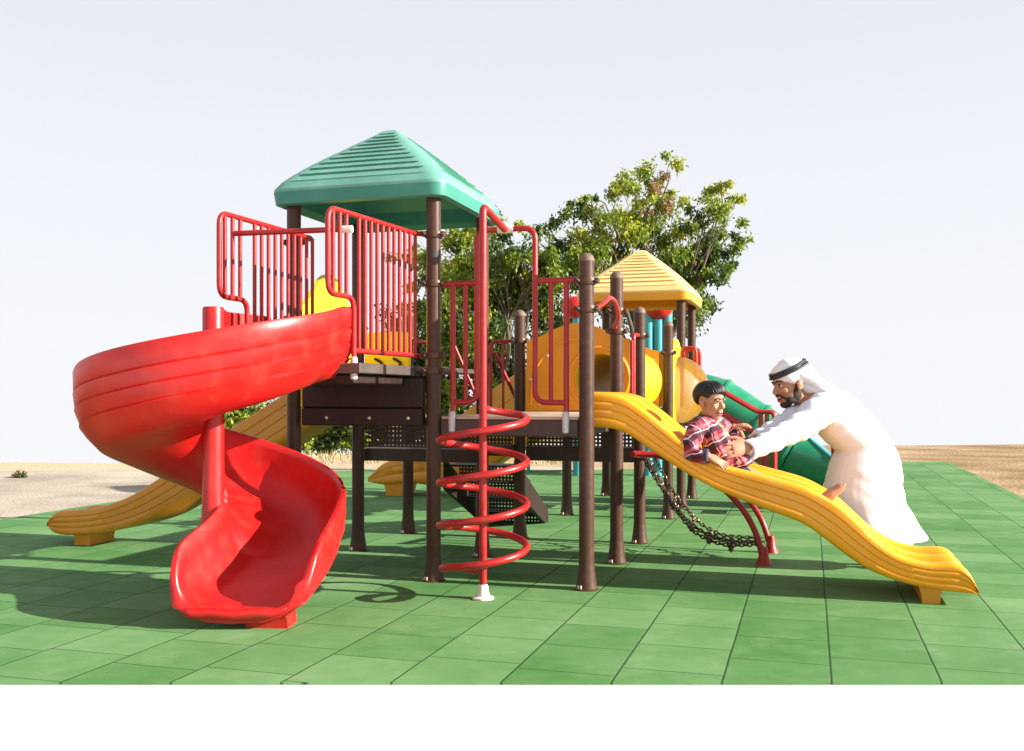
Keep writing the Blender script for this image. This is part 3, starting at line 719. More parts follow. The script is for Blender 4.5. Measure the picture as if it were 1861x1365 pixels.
# ------------------------------------------------------------------ spiral climber
PC = W(0.57, -0.53)
sc_ = thing('spiral_climber', PC, 'red pole with a coiled red tube, standing in front of the lower deck', 'climber')
mb = MB(); mb.tube(fillet([PC, PC + Z * 2.70, W(0.57, -0.03, 2.62)], 0.06), 0.0265, 16); po = obj('pole', mb, M['red_paint'], sc_)
k = MB(); k.lathe(W(0.57, 0, 2.625), [(0.0275, -0.06), (0.030, -0.05), (0.030, 0.05), (0.0275, 0.06)], 14, axis=U); obj('collar', k, M['white_boot'], po)
k = MB(); k.lathe(PC, [(0.075, 0), (0.075, 0.012), (0.045, 0.022), (0.040, 0.05), (0.034, 0.09), (0.028, 0.10)], 20); obj('base_boot', k, M['white_boot'], po)
mb = MB(); pts = []
th0, th1 = R(100), R(-1290)
rc = 0.30
n = 150
z_at = lambda th: 1.235 + (th / (2 * math.pi)) * 0.292
for i in range(n + 1):
    th = th0 + (th1 - th0) * i / n
    rr = rc * min(1, (i + 1.5) / 9, (n - i + 1.0) / 7)
    pts.append(PC + V((rr * math.cos(th), rr * math.sin(th), z_at(th))))
mb.tube(pts, 0.0255, 12); obj('coil', mb, M['red_paint'], sc_)

# ------------------------------------------------------------------ red spiral slide
C = V((-1.99, 6.60, 0))
rs = thing('spiral_slide', C, 'large glossy red plastic spiral slide curling down left of the tower', 'slide')
ang = [0, 0.25, 0.5, 0.75, 1.0]; zfl = [1.545, 1.29, 1.03, 0.655, 0.30]
def zf_at(t):
    # smooth cubic through the control heights
    cs = smooth_curve([V((a, 0, z)) for a, z in zip(ang, zfl)], 12); return float(np.interp(t, [p.x for p in cs], [p.z for p in cs]))
def prof(ri, ro, hi, ho):
    p = [(ri + 0.005, hi), (ri + 0.02, hi * 0.72), (ri + 0.05, hi * 0.38), (ri + 0.11, hi * 0.12), (ri + 0.20, 0.008), (ri + 0.32, 0), (ro - 0.36, 0), (ro - 0.24, 0.010), (ro - 0.14, ho * 0.10), (ro - 0.075, ho * 0.24), (ro - 0.035, ho * 0.45), (ro - 0.015, ho * 0.7), (ro - 0.012, ho * 0.92)]
    p += [(ro - 0.004, ho), (ro + 0.014, ho + 0.018), (ro + 0.034, ho + 0.016), (ro + 0.044, ho - 0.008), (ro + 0.042, ho - 0.045)]
    for f in (0.70, 0.47, 0.24):
        b = {0.70: 0.040, 0.47: 0.032, 0.24: 0.004}[f]
        gs_ = min(1, ho / 0.35); p += [(ro + b + 0.001, ho * f + 0.010 * gs_), (ro + b - 0.009 * gs_, ho * f), (ro + b + 0.004, ho * f - 0.010 * gs_)]
    p += [(ro - 0.035, ho * 0.08), (ro - 0.10, -0.035), (ro - 0.20, -0.065), (ro - 0.36, -0.075), (ri + 0.32, -0.078), (ri + 0.18, -0.07), (ri + 0.07, -0.04), (ri + 0.0, hi * 0.12), (ri - 0.03, hi * 0.5), (ri - 0.04, hi * 0.85), (ri - 0.034, hi + 0.012), (ri - 0.012, hi + 0.018)]
    return p
rings = []
def frame(o, nrm, zf, pr): rings.append([o + nrm * r + Z * (zf + h) for r, h in pr])
# straight inlet from the platform
N = 72
for i in range(-3, 0):
    frame(C + V((0.02, 0.045, 0)) * -i, V((1, 0.0, 0)), 1.545 + 0.003 * -i, prof(0.09, 0.825, 0.12, 0.43))
for i in range(N + 1):
    t = i / N; a = -2 * math.pi * t
    k = min(1, max(0, (t - 0.62) / 0.38)); k = k * k * (3 - 2 * k)
    lip = 0.42 + 0.02 * math.sin(math.pi * t)
    frame(C, V((math.cos(a), math.sin(a), 0)), zf_at(t), prof(0.055 + 0.03 * k, 0.815 + 0.015 * k, 0.10 + 0.28 * k, lip - 0.02 * k))
o = C.copy(); a = 0.0; n_ex = 34; Lx = 0.69
for i in range(1, n_ex + 1):
    s = i / n_ex
    hd = R(-90 - 3 * min(1, s * 1.5)); a_n = hd + math.pi / 2
    o = o + V((math.cos(hd), math.sin(hd), 0)) * (Lx / n_ex)
    k = s * s * (3 - 2 * s)
    zf = 0.30 - 0.165 * (1 - (1 - s) ** 1.6)
    q = max(0, (s - 0.62) / 0.38); rnd = math.sqrt(max(0, 1 - q ** 2.2))
    frame(o, V((math.cos(a_n), math.sin(a_n), 0)), zf - 0.02 * q ** 2, prof(0.085 - 0.12 * k + 0.06 * (1 - rnd), 0.83 - 0.02 * k - 0.07 * (1 - rnd), 0.03 + (0.35 - 0.06 * k) * rnd, 0.03 + (0.37 - 0.05 * k) * max(rnd, 0.40 + 0.10 * rnd)))
mb = MB(); mb.loft(rings)
ch = obj('chute', mb, M['red_plastic'], rs, smooth=45)
# rolled front lip
last = rings[-1]; pl_ = prof(0, 1, 0.1, 0.1)
lipc = [last[j] + Z * -0.022 for j in range(1, 14)]
mb = MB(); lc_ = smooth_curve(lipc[:9], 4); nl = len(lc_); mb.tube(lc_, [0.034 * min(1, 0.35 + 4 * i / nl, 0.35 + 4 * (nl - 1 - i) / nl) for i in range(nl)], 14, dome=True); obj('front_lip', mb, M['red_plastic'], rs)
mb = MB(); mb.lathe(C, [(0.15, 0.20), (0.125, 0.30), (0.098, 0.42), (0.080, 0.55), (0.072, 0.72), (0.070, 1.0), (0.071, 1.97), (0.066, 1.985), (0.02, 1.99)], 28); obj('centre_column', mb, M['red_plastic'], rs)
mb = MB()
fo = o + V((math.cos(a_n), math.sin(a_n), 0)) * 0.54 + V((-math.cos(hd), -math.sin(hd), 0)) * 0.16
dx = V((math.cos(a_n), math.sin(a_n), 0)); dy = V((math.cos(hd), math.sin(hd), 0))
def fr_(z, hx, hy): return [fo + dx * hx * i + dy * hy * j + Z * z for i, j in ((1, 1), (-1, 1), (-1, -1), (1, -1))]
mb.loft([fr_(0, 0.13, 0.10), fr_(0.05, 0.125, 0.10), fr_(0.075, 0.12, 0.11)]); obj('foot', mb, M['red_plastic'], rs)
mb = MB(); wl = smooth_curve([C + V((0.05, 0.06, 0)), C + V((0.03, 0.22, 0)), C + V((0.10, 0.40, 0)), C + V((0.22, 0.62, 0))], 6)
wr = []
for i, p in enumerate(wl):
    d = (wl[min(i + 1, len(wl) - 1)] - wl[max(i - 1, 0)]).normalized(); nn = V((d.y, -d.x, 0)); gq = 0.012 if i % 3 == 1 else 0
    wr.append([p + nn * (0.02 - gq) + Z * 1.50, p + nn * (0.02 - gq) + Z * 1.955, p + nn * 0.012 + Z * 1.972, p - nn * 0.018 + Z * 1.97, p - nn * 0.02 + Z * 1.50])
mb.loft(wr); obj('inner_wall', mb, M['red_plastic'], rs)

# ------------------------------------------------------------------ yellow slides
ws = thing('wave_slide', W(MU + 1.4, 0.6), 'wide bright yellow wavy slide with two lanes, running right from the lower deck', 'slide')
SO = W(MU, 0.15)
tp = [(1060, 713), (1081, 712), (1108, 714), (1138, 723), (1169, 744), (1200, 769), (1231, 795), (1258, 815), (1290, 835), (1329, 849), (1370, 859), (1405, 868), (1457, 883), (1491, 899), (1526, 921), (1560, 952), (1594, 983), (1629, 1007), (1663, 1019), (1698, 1025), (1726, 1024), (1742, 1026), (1754, 1032), (1764, 1042), (1772, 1056), (1779, 1074)]
bt = [(1060, 777), (1081, 777), (1108, 779), (1138, 789), (1169, 810), (1200, 831), (1240, 857), (1280, 880), (1322, 900), (1388, 926), (1457, 952), (1498, 980), (1543, 1014), (1581, 1038), (1629, 1057), (1674, 1069), (1730, 1078), (1779, 1082)]
_, slide_top, slide_bot = traced_slide(ws, SO, U, Wv, 0.84, tp, bt, 'yellow_plastic', ridges=2)
sF = on_plane(1693, 1090, SO, U)[0]
mb = MB(); fc = V(SO) + U * sF + Wv * 0.42
def fr2(z, hx, hy): return [fc + U * hx * i + Wv * hy * j + Z * z for i, j in ((1, 1), (-1, 1), (-1, -1), (1, -1))]
mb.loft([fr2(0.0, 0.055, 0.40), fr2(0.05, 0.06, 0.40), fr2(0.13, 0.08, 0.40)]); obj('foot', mb, M['amber_plastic'], ws)

ls = thing('wave_slide', W(-MU - 1.5, 0.75), 'amber yellow slide dropping to the far left behind the red spiral slide', 'slide')
LO = W(-MU, 0.62)
tp = [(610, 676), (585, 680), (555, 690), (519, 712), (463, 748), (407, 785), (340, 832), (278, 874), (245, 895), (214, 910), (173, 923), (135, 927), (112, 928), (98, 931), (90, 938), (85, 950)]
bt = [(610, 760), (560, 778), (519, 803), (440, 855), (351, 903), (287, 940), (240, 957), (196, 967), (150, 973), (120, 974), (102, 972), (91, 966), (85, 956)]
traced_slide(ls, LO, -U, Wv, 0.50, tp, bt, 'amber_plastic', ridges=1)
sF = on_plane(138, 985, LO, -U)[0]
mb = MB(); fc = V(LO) - U * sF + Wv * 0.25; mb.loft([fr2(0.0, 0.085, 0.17), fr2(0.05, 0.085, 0.17), fr2(0.26, 0.11, 0.20)]); obj('foot', mb, M['amber_plastic'], ls)

# ------------------------------------------------------------------ second tower with the yellow roof
D1 = V((1.770, 11.22, 0))
def W2(a, b, z=0.0): return D1 + U * a + Wv * b + Z * z
t2 = thing('play_tower', W2(-0.59, 1.74), 'smaller play tower with cream yellow roof, behind the yellow tunnel', 'play tower')
for (a, b, top, cap, cl) in ((-MU, 0, 2.24, True, ()), (0, 0, 2.24, True, (1.88,)), (-MU, MV, 2.62, False, ()), (0, MV, 2.62, False, (1.9, 1.8)), (-MU, 2 * MV, 2.62, False, ()), (0, 2 * MV, 2.62, False, (1.9,))):
    post(t2, W2(a, b), top, cap, cl)
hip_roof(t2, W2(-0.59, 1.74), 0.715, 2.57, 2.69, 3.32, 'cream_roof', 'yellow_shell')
mb = MB(); mb.obox(W2(-0.59, 1.16, 1.17), U * 0.56, Wv * 1.13, Z * 0.06, 0.006); obj('deck', mb, M['brown_deck'], t2)
mb = MB(); arch_panel(mb, lambda x, z, t: W2(-0.02 + t, x, z), 0.07, MV - 0.07, 1.08, 1.90, 2.06, 0.05); bpn = obj('bubble_panel', mb, M['bright_yellow'], t2)
mb = MB(); pr_ = [(0.40 * math.cos(a), 0.40 * math.sin(a) * 0.95) for a in np.linspace(0, math.pi / 2 - 0.02, 14)]
mb.lathe(W2(0.022, 0.58, 1.46), pr_, 36, axis=U, cap=False); bb = obj('bubble', mb, M['bubble'], bpn); bb['label'] = 'clear plastic bubble window'
mb = MB(); mb.tube([W2(0.026, 0.58, 1.46) + Wv * 0.405 * math.cos(a) + Z * 0.405 * math.sin(a) for a in np.linspace(0, 2 * math.pi, 37)[:-1]], 0.02, 10, loop=True); obj('bubble_rim', mb, M['bright_yellow'], bpn)
mb = MB(); arch_panel(mb, lambda x, z, t: W2(x, 2 * MV - 0.03 + t, z), -MU + 0.08, -0.08, 1.24, 1.85, 2.0, 0.05); obj('barrier_panel', mb, M['yellow_panel'], t2)

# ------------------------------------------------------------------ crawl tunnel between the two decks
tn = thing('crawl_tunnel', W(0.59, 2.9), 'yellow crawl tunnel with arched end panels behind the brown posts', 'tunnel')
TCz = 1.56; TR = 0.245
mb = MB(); arch_panel(mb, lambda x, z, t: W(x, 2 * MV - 0.06 + t, z), 0.085, MU - 0.085, DZ + 0.012, 1.93, 2.09, 0.05, hole=(0.80, TCz, TR)); p_ = obj('end_panel', mb, M['yellow_panel'], tn, smooth=30)
for a, z in ((0.30, 1.78), (0.99, 1.86), (0.22, 1.32), (0.50, 1.32), (0.13, 1.55), (0.62, 1.96)):
    k = MB(); k.lathe(W(a, 2 * MV - 0.06, z), [(0.017, 0), (0.016, 0.010), (0.006, 0.016)], 12, axis=-Wv); obj('rivet', k, M['white_boot'], p_)
k = MB(); k.tube([W(0.80 + (TR + 0.045) * math.cos(a), 2 * MV - 0.062, TCz + (TR + 0.045) * math.sin(a)) for a in np.linspace(0, 2 * math.pi, 49)[:-1]], 0.018, 10, loop=True); obj('tunnel_rim', k, M['yellow_panel'], p_)
k = MB(); k.tube(smooth_curve([W(0.13, 2 * MV - 0.062, 1.30), W(0.14, 2 * MV - 0.064, 1.50), W(0.22, 2 * MV - 0.064, 1.72), W(0.42, 2 * MV - 0.064, 1.90), W(0.68, 2 * MV - 0.064, 1.95)], 6), 0.012, 8); obj('moulded_rib', k, M['yellow_panel'], p_)
mb = MB(); arch_panel(mb, lambda x, z, t: W2(x - MU, -0.03 + t, z), 0.08, MU - 0.10, 1.24, 1.90, 2.05, 0.05, hole=(MU - 0.385, TCz, TR)); p2_ = obj('end_panel', mb, M['yellow_panel'], tn, smooth=30)
for a, z in ((-0.16, 1.80), (-0.16, 1.34), (-0.4, 1.93)):
    k = MB(); k.lathe(W2(a, -0.032, z), [(0.019, 0), (0.018, 0.010), (0.006, 0.016)], 12, axis=-Wv); obj('rivet', k, M['white_boot'], p2_)
mb = MB(); A_, B_ = W(0.80, 2 * MV - 0.02, TCz), W2(-0.385, -0.02, TCz); ax = (B_ - A_); Lt = ax.length
pr_ = [(TR - 0.01, 0), (TR + 0.05, 0.01)]
for k in range(5):
    y = Lt * (k + 0.5) / 5; pr_ += [(TR + 0.05, y - 0.15), (TR + 0.085, y - 0.11), (TR + 0.085, y + 0.11), (TR + 0.05, y + 0.15)]
pr_ += [(TR + 0.05, Lt - 0.01), (TR - 0.01, Lt)]
mb.lathe(A_, pr_ + [(TR - 0.02, Lt / 2), (TR - 0.01, 0)], 40, axis=ax, cap=False); obj('tube', mb, M['bright_yellow'], tn, smooth=60)

# rear slide from the yellow-roofed tower
rr_ = thing('wave_slide', W2(-MU - 1.5, 1.7), 'far amber slide with high sides seen under the decks between brown posts', 'slide')
RO = W2(-MU, MV + 0.25)
tp = [(1075, 640), (1040, 642), (1000, 648), (962, 664), (900, 703), (840, 752), (790, 800), (765, 822), (740, 830), (715, 834), (690, 846), (668, 868)]
bt = [(1075, 772), (1000, 786), (930, 822), (860, 868), (815, 884), (790, 884), (750, 879), (715, 881), (690, 881), (668, 876)]
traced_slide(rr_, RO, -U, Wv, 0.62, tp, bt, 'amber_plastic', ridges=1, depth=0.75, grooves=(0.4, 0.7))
sF = on_plane(713, 890, RO, -U)[0]
mb = MB(); fc = V(RO) - U * sF + Wv * 0.3; mb.loft([fr2(0.0, 0.12, 0.25), fr2(0.05, 0.12, 0.25), fr2(0.24, 0.16, 0.27)]); obj('foot', mb, M['amber_plastic'], rr_)

# ------------------------------------------------------------------ green tube slide on the right
gs = thing('tube_slide', W2(1.2, 1.9), 'dark green tube slide with open exit, behind the boy and man', 'slide')
cl = smooth_curve([W2(0.05, 1.75, 1.36), W2(0.40, 1.75, 1.27), W2(0.85, 1.75, 0.97), W2(1.25, 1.73, 0.70), W2(1.62, 1.70, 0.54), W2(1.95, 1.66, 0.43), W2(2.2, 1.62, 0.38)], 8)
nC = len(cl); cut = int(nC * 0.52)
mb = MB(); rr2 = [0.34 + (0.022 if i % 8 in (0,) else 0) for i in range(cut + 1)]
mb.tube(cl[:cut + 1], rr2, 32, cap=False)
tb = obj('tube', mb, M['green_slide'], gs, smooth=30)
for i in range(0, cut + 1, 8):
    T = (cl[min(i + 1, nC - 1)] - cl[max(i - 1, 0)]).normalized(); k = MB(); k.lathe(cl[i], [(0.342, -0.02), (0.368, -0.016), (0.368, 0.016), (0.342, 0.02)], 32, axis=T, cap=False); obj('joint_ring', k, M['green_slide'], tb)
rg = []
for i in range(cut, nC):
    c = cl[i]; q = (i - cut) / (nC - 1 - cut); row = []
    a0 = R(-180 + 0), 0
    up = R(60 * (1 - q) ** 1.5 + 4)
    Tn = (cl[min(i + 1, nC - 1)] - cl[i - 1]).normalized(); Nn = (Z - Tn * Tn.z).normalized()
    for side in (0, 1):
        rad = 0.34 if side == 0 else 0.315
        aa = np.linspace(math.pi - 0 + up, 2 * math.pi - up + 0, 20) if False else np.linspace(math.pi - up, 2 * math.pi + up, 20)
        if side: aa = aa[::-1]
        for a_ in aa: row.append(c + Wv * rad * math.cos(a_) + Nn * rad * math.sin(a_) * (1 - 0.25 * q))
    rg.append(row)
mb = MB(); mb.loft(rg); ex = obj('exit_trough', mb, M['green_slide'], gs, smooth=50)
for j in (0, 19):
    k = MB(); k.tube([r[j] for r in rg], 0.022, 10, dome=True); obj('trough_rim', k, M['teal_paint'], ex)
mb = MB(); e_ = cl[-4]; mb.obox(V((e_.x, e_.y, 0.05)), U * 0.12, Wv * 0.24, Z * 0.05, 0.01); obj('foot', mb, M['green_slide'], gs)

# stairs with red handrails next to it
st = thing('staircase', W2(0.9, 0.6), 'red handrails and dark steps going down right from the yellow-roofed tower', 'stairs')
for sb in (0.62, 1.05):
    A0 = W2(0.10, sb); 
    q = lambda a, z: W2(a, sb, z)
    railing(st, [fillet([q(0.08, 1.25), q(0.08, 1.96), q(0.24, 1.96), q(0.24, 1.62), q(0.95, 1.20), q(1.14, 1.20), q(1.14, 0.06)], 0.06), [q(0.26, 1.34), q(1.14, 0.82)]], [(q(0.98, 1.2), q(0.98, 0.3)), (q(1.05, 1.2), q(1.05, 0.3))], r=0.024, rb=0.018, name='handrail')
mb = MB()
for k in range(5):
    mb.obox(W2(0.20 + 0.19 * k, 0.83, 1.05 - 0.21 * k), U * 0.11, Wv * 0.19, Z * 0.018, 0.004)
obj('step_treads', mb, M['brown_deck'], st)
mb = MB(); mb.tube([W2(1.82, 1.0, 0), W2(1.80, 1.0, 0.98)], 0.03, 12); obj('support_post', mb, M['red_paint'], gs)

# rear perforated steps
rs2 = thing('staircase', W(-0.5, 2 * MV + 0.6), 'dark perforated steps below the low rear landing, seen behind the spiral climber', 'stairs')
for k in range(4):
    z = 0.70 - 0.19 * k; b0 = 2 * MV + 0.06 + 0.30 * k
    mb = MB(); mb.wbox(-0.78, -0.08, b0, b0 + 0.32, z - 0.02, z, 0.004); obj('tread', mb, M['dark_panel'], rs2)
    perforated(rs2, -0.76, -0.10, b0 + 0.30, z - 0.185, z - 0.03)
for a in (-0.80, -0.06):
    mb = MB(); mb.loft([[W(a + da, 2 * MV + 0.05, 0.75), W(a + da, 2 * MV + 0.05, 0.45), W(a + da, 2 * MV + 1.15, 0.0), W(a + da, 2 * MV + 1.28, 0.0), W(a + da, 2 * MV + 1.25, 0.14)] for da in (-0.018, 0.018)])
    obj('stringer', mb, M['dark_panel'], rs2, smooth=20)

# ------------------------------------------------------------------ chain climber
cc_ = thing('chain_climber', V((1.7, 8.7, 0)), 'slack chain net hung between the deck and two curved red tubes', 'climber')
legs = [[(1388, 1027, 8.16), (1383, 1000, 8.17), (1374, 970, 8.2), (1358, 938, 8.25), (1335, 908, 8.3), (1300, 876, 8.4), (1255, 848, 8.55), (1195, 828, 8.72), (1150, 824, 8.74)],
        [(1401, 1004, 8.81), (1396, 980, 8.82), (1386, 950, 8.84), (1370, 922, 8.9), (1348, 896, 8.96), (1315, 868, 9.05), (1275, 846, 9.15), (1210, 830, 9.3), (1168, 826, 9.32)]]
for lg in legs:
    pts = smooth_curve([P(*p) for p in lg], 6); pts[0].z = 0
    mb = MB(); mb.tube(pts, 0.026, 14); l_ = obj('leg', mb, M['red_paint'], cc_)
    k = MB(); b = pts[0]; k.lathe((b.x, b.y, 0), [(0.07, 0), (0.068, 0.01), (0.045, 0.06), (0.033, 0.13), (0.028, 0.15)], 16); obj('base_flange', k, M['red_paint'], l_)
mb = MB(); mb.tube([P(1150, 826, 8.7), P(1182, 828, 9.4)], 0.026, 12); obj('top_bar', mb, M['red_paint'], cc_)
def chain(pts, lk=0.046, wr=0.0068):
    C_ = smooth_curve(pts, 14); Ls = [0]
    for a, b in zip(C_, C_[1:]): Ls.append(Ls[-1] + (b - a).length)
    mb = MB(); n = int(Ls[-1] / (lk * 0.74)); tw_ = 0
    xs_ = np.array([tuple(p) for p in C_])
    for i in range(n):
        s0, s1 = Ls[-1] * i / n, Ls[-1] * (i + 1) / n
        a = V([np.interp(s0, Ls, xs_[:, k]) for k in range(3)]); b = V([np.interp(s1, Ls, xs_[:, k]) for k in range(3)])
        d = (b - a).normalized(); e = d.orthogonal().normalized(); e = Quaternion(d, (math.pi / 2) * (i % 2) + 0.5 + 0.3 * math.sin(i)) @ e; c = (a + b) / 2
        mb.tube([c + d * (lk / 2) * math.cos(t) * 1.0 + e * lk * 0.30 * math.sin(t) for t in np.linspace(0, 2 * math.pi, 11)[:-1]], wr, 5, loop=True)
    o = obj('chain', mb, M['chain'], cc_)
    return o
for (y0, y1, dy, dxx) in ((8.78, 8.16, 0, 0), (8.90, 8.3, -5, 4), (9.06, 8.5, -3, 9), (9.2, 8.72, -14, 14)):
    ts = [0, 0.22, 0.42, 0.6, 0.78, 1.0]; base = [(1168, 832), (1203, 892), (1236, 938), (1270, 970), (1318, 990), (1384, 992)]
    chain([P(p[0] + dxx * (1 - t) + random.uniform(-3, 3), p[1] + dy * 1.2 + random.uniform(-3, 3), y0 + (y1 - y0) * t) for p, t in zip(base, ts)])
for t in (0.3, 0.5, 0.66, 0.82):
    i = t * 5; i0 = int(i); f = i - i0; px_ = base[i0][0] * (1 - f) + base[i0 + 1][0] * f; py_ = base[i0][1] * (1 - f) + base[i0 + 1][1] * f
    ya, yb = 8.78 + (8.16 - 8.78) * t, 9.2 + (8.72 - 9.2) * t
    chain([P(px_, py_, ya), P(px_ + 5, py_ + 10, (ya + yb) / 2), P(px_ + 8, py_ - 16, yb)])

# ------------------------------------------------------------------ far play frame with teal posts
fpz = thing('playset', V((2.4, 17.6, 0)), 'distant playset of teal posts with red domed tops, under the yellow roof line', 'playset')
for px_ in (1050, 1178, 1196, 1213):
    b = P(px_, 718, 17.2); mb = MB(); mb.lathe((b.x, b.y, 0), [(0.085, 0), (0.085, 2.88), (0.02, 2.9)], 16); p = obj('post', mb, M['teal_paint'], fpz)
for px_, rr3 in ((1046, 0.2), (1196, 0.22)):
    b = P(px_, 562, 17.2); k = MB(); k.ell((b.x, b.y, 2.92), (rr3 * 1.2, rr3 * 1.2, rr3)); obj('dome_top', k, M['red_plastic'], fpz)
mb = MB(); mb.obox((2.4, 17.2, 1.0), V((0.75, 0, 0)), V((0, 0.5, 0)), Z * 0.05, 0.01); obj('platform', mb, M['brown_deck'], fpz)
bn = thing('bench', V((0.7, 18.2, 0)), 'pale slatted bench at the back edge of the green flooring', 'bench')
mb = MB()
for k in range(3): mb.obox((0.75, 18.0 + 0.13 * k, 0.42), V((0.55, 0, 0)), V((0, 0.055, 0)), Z * 0.02, 0.004)
obj('seat', mb, M['wood'], bn)
mb = MB(); [mb.obox((0.75, 18.42, 0.58 + 0.14 * k), V((0.55, 0, 0)), V((0, 0.016, 0)), Z * 0.05, 0.004) for k in range(2)]; obj('backrest', mb, M['wood'], bn)
for x in (0.3, 1.2):
    mb = MB(); mb.obox((x, 18.2, 0.2), V((0.03, 0, 0)), V((0, 0.2, 0)), Z * 0.2, 0.004); mb.obox((x, 18.45, 0.4), V((0.03, 0, 0)), V((0, 0.012, 0)), Z * 0.4, 0.004); obj('leg', mb, M['teal_paint'], bn)

# ------------------------------------------------------------------ trees and shrubs
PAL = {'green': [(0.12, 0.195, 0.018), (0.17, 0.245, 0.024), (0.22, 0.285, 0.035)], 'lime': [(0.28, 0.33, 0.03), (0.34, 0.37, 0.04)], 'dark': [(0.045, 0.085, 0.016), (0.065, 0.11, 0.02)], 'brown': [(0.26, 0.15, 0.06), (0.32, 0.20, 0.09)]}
def leaf_mesh(name, clumps, parent, leaf=(0.14, 0.030), droop=0.7):
    vs, cols = [], []
    for (c, rad, n, kind) in clumps:
        pal = PAL[kind]
        p = rng.normal(0, 0.5, (n, 3)) * rad * np.array([1, 1, 0.85]) + np.array(c)
        d = rng.normal(0, 1, (n, 3)); d[:, 2] -= droop * 1.6; d /= np.linalg.norm(d, axis=1)[:, None]
        e = np.cross(d, rng.normal(0, 1, (n, 3))); e /= np.linalg.norm(e, axis=1)[:, None]
        Ln = leaf[0] * rng.uniform(0.6, 1.25, n)[:, None]; Wd = leaf[1] * rng.uniform(0.7, 1.3, n)[:, None]
        a = p; b = p + d * Ln * 0.45 + e * Wd; t = p + d * Ln; f = p + d * Ln * 0.45 - e * Wd
        vs.append(np.stack([a, b, t, f], 1).reshape(-1, 3))
        base = np.array(pal)[rng.integers(0, len(pal), n)] * rng.uniform(0.85, 1.45, n)[:, None]
        cols.append(np.repeat(base, 4, 0))
    v = np.concatenate(vs); cc = np.concatenate(cols); n = len(v) // 4
    o_ = np.array([v[:, 0].mean(), v[:, 1].mean(), v[:, 2].min()]); v = v - o_
    me = bpy.data.meshes.new(name); me.vertices.add(len(v)); me.vertices.foreach_set('co', v.astype(np.float32).ravel())
    me.loops.add(len(v)); me.loops.foreach_set('vertex_index', np.arange(len(v), dtype=np.int32))
    me.polygons.add(n); me.polygons.foreach_set('loop_start', np.arange(0, len(v), 4, dtype=np.int32)); me.polygons.foreach_set('loop_total', np.full(n, 4, dtype=np.int32))
    me.update(calc_edges=True); me.validate()
    at = me.color_attributes.new('leaf', 'FLOAT_COLOR', 'POINT'); at.data.foreach_set('color', np.concatenate([cc, np.ones((len(cc), 1))], 1).astype(np.float32).ravel())
    return link_mesh(name, me, parent, V(o_), M['leaf'])
def tree(name, base_px, Y, lobes, label, cat, trunk_h=1.6, trunk_r=0.16, dens=1.0, bare=0.0, group=None, leaf=(0.14, 0.030)):
    b = P(base_px, 718, Y); b.z = 0
    t = thing(name, b, label, cat, group)
    mb = MB(); fork = b + V((0.1, 0, trunk_h)); mb.tube(smooth_curve([b - Z * 0.2, b + Z * trunk_h * 0.5 + V((0.06, 0, 0)), fork], 5), [trunk_r * (1.25 - 0.45 * i / 10) for i in range(11)], 12)
    clumps = []
    for (px_, py_, rp, kinds, dn) in lobes:
        rp *= 0.92
        yy = Y + random.uniform(-1.0, 1.2); c = P(px_, py_, yy); rad = rp / F * yy
        mid = fork.lerp(c, random.uniform(0.4, 0.6)) + V((random.uniform(-.45, .45), random.uniform(-.5, .5), random.uniform(-0.3, 0.4)))
        pts = smooth_curve([fork - Z * 0.1, mid, c], 5); mb.tube(pts, [trunk_r * (0.42 - 0.34 * (i / 10) ** 0.7) for i in range(11)], 7)
        for k in range(max(4, int(8 * dn))):
            d = V((random.gauss(0, 1), random.gauss(0, 0.9), random.gauss(0.15, 0.9))).normalized(); e = c + d * rad * random.uniform(0.45, 1.12)
            s0 = pts[random.randint(5, 10)]; m_ = s0.lerp(e, 0.55) + V((random.uniform(-.12, .12), 0, random.uniform(-0.05, 0.18)))
            mb.tube([s0, m_, e], [0.018, 0.012, 0.005], 5)
            for _ in range(2):
                kind = random.choice(kinds); cc = e + V((random.gauss(0, .18), random.gauss(0, .18), random.gauss(0, .14)))
                clumps.append((tuple(cc), rad * random.uniform(0.18, 0.36), int(random.uniform(62, 130) * (0.55 + 0.45 * dn) * dens), kind))
    obj('trunk', mb, M['bark'], t, smooth=60)
    leaf_mesh('crown', clumps, t, leaf)
    return t
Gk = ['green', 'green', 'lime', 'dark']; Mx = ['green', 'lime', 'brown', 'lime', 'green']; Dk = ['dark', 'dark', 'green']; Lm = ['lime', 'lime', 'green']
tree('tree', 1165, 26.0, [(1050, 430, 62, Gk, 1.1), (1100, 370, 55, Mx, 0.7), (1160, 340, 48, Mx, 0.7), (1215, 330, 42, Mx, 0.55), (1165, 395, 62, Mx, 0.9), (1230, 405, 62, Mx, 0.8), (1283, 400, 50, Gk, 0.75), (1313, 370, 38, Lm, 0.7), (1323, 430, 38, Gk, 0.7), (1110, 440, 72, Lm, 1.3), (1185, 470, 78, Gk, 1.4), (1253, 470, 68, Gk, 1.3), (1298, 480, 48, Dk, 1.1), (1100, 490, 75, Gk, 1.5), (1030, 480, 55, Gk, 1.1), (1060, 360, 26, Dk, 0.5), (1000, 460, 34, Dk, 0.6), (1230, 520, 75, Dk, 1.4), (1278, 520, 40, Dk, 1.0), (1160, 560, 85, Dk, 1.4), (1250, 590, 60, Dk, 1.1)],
     'tall broad tree with thin sunlit green and browning leaves behind the yellow-roofed tower', 'tree', 1.9, 0.22)
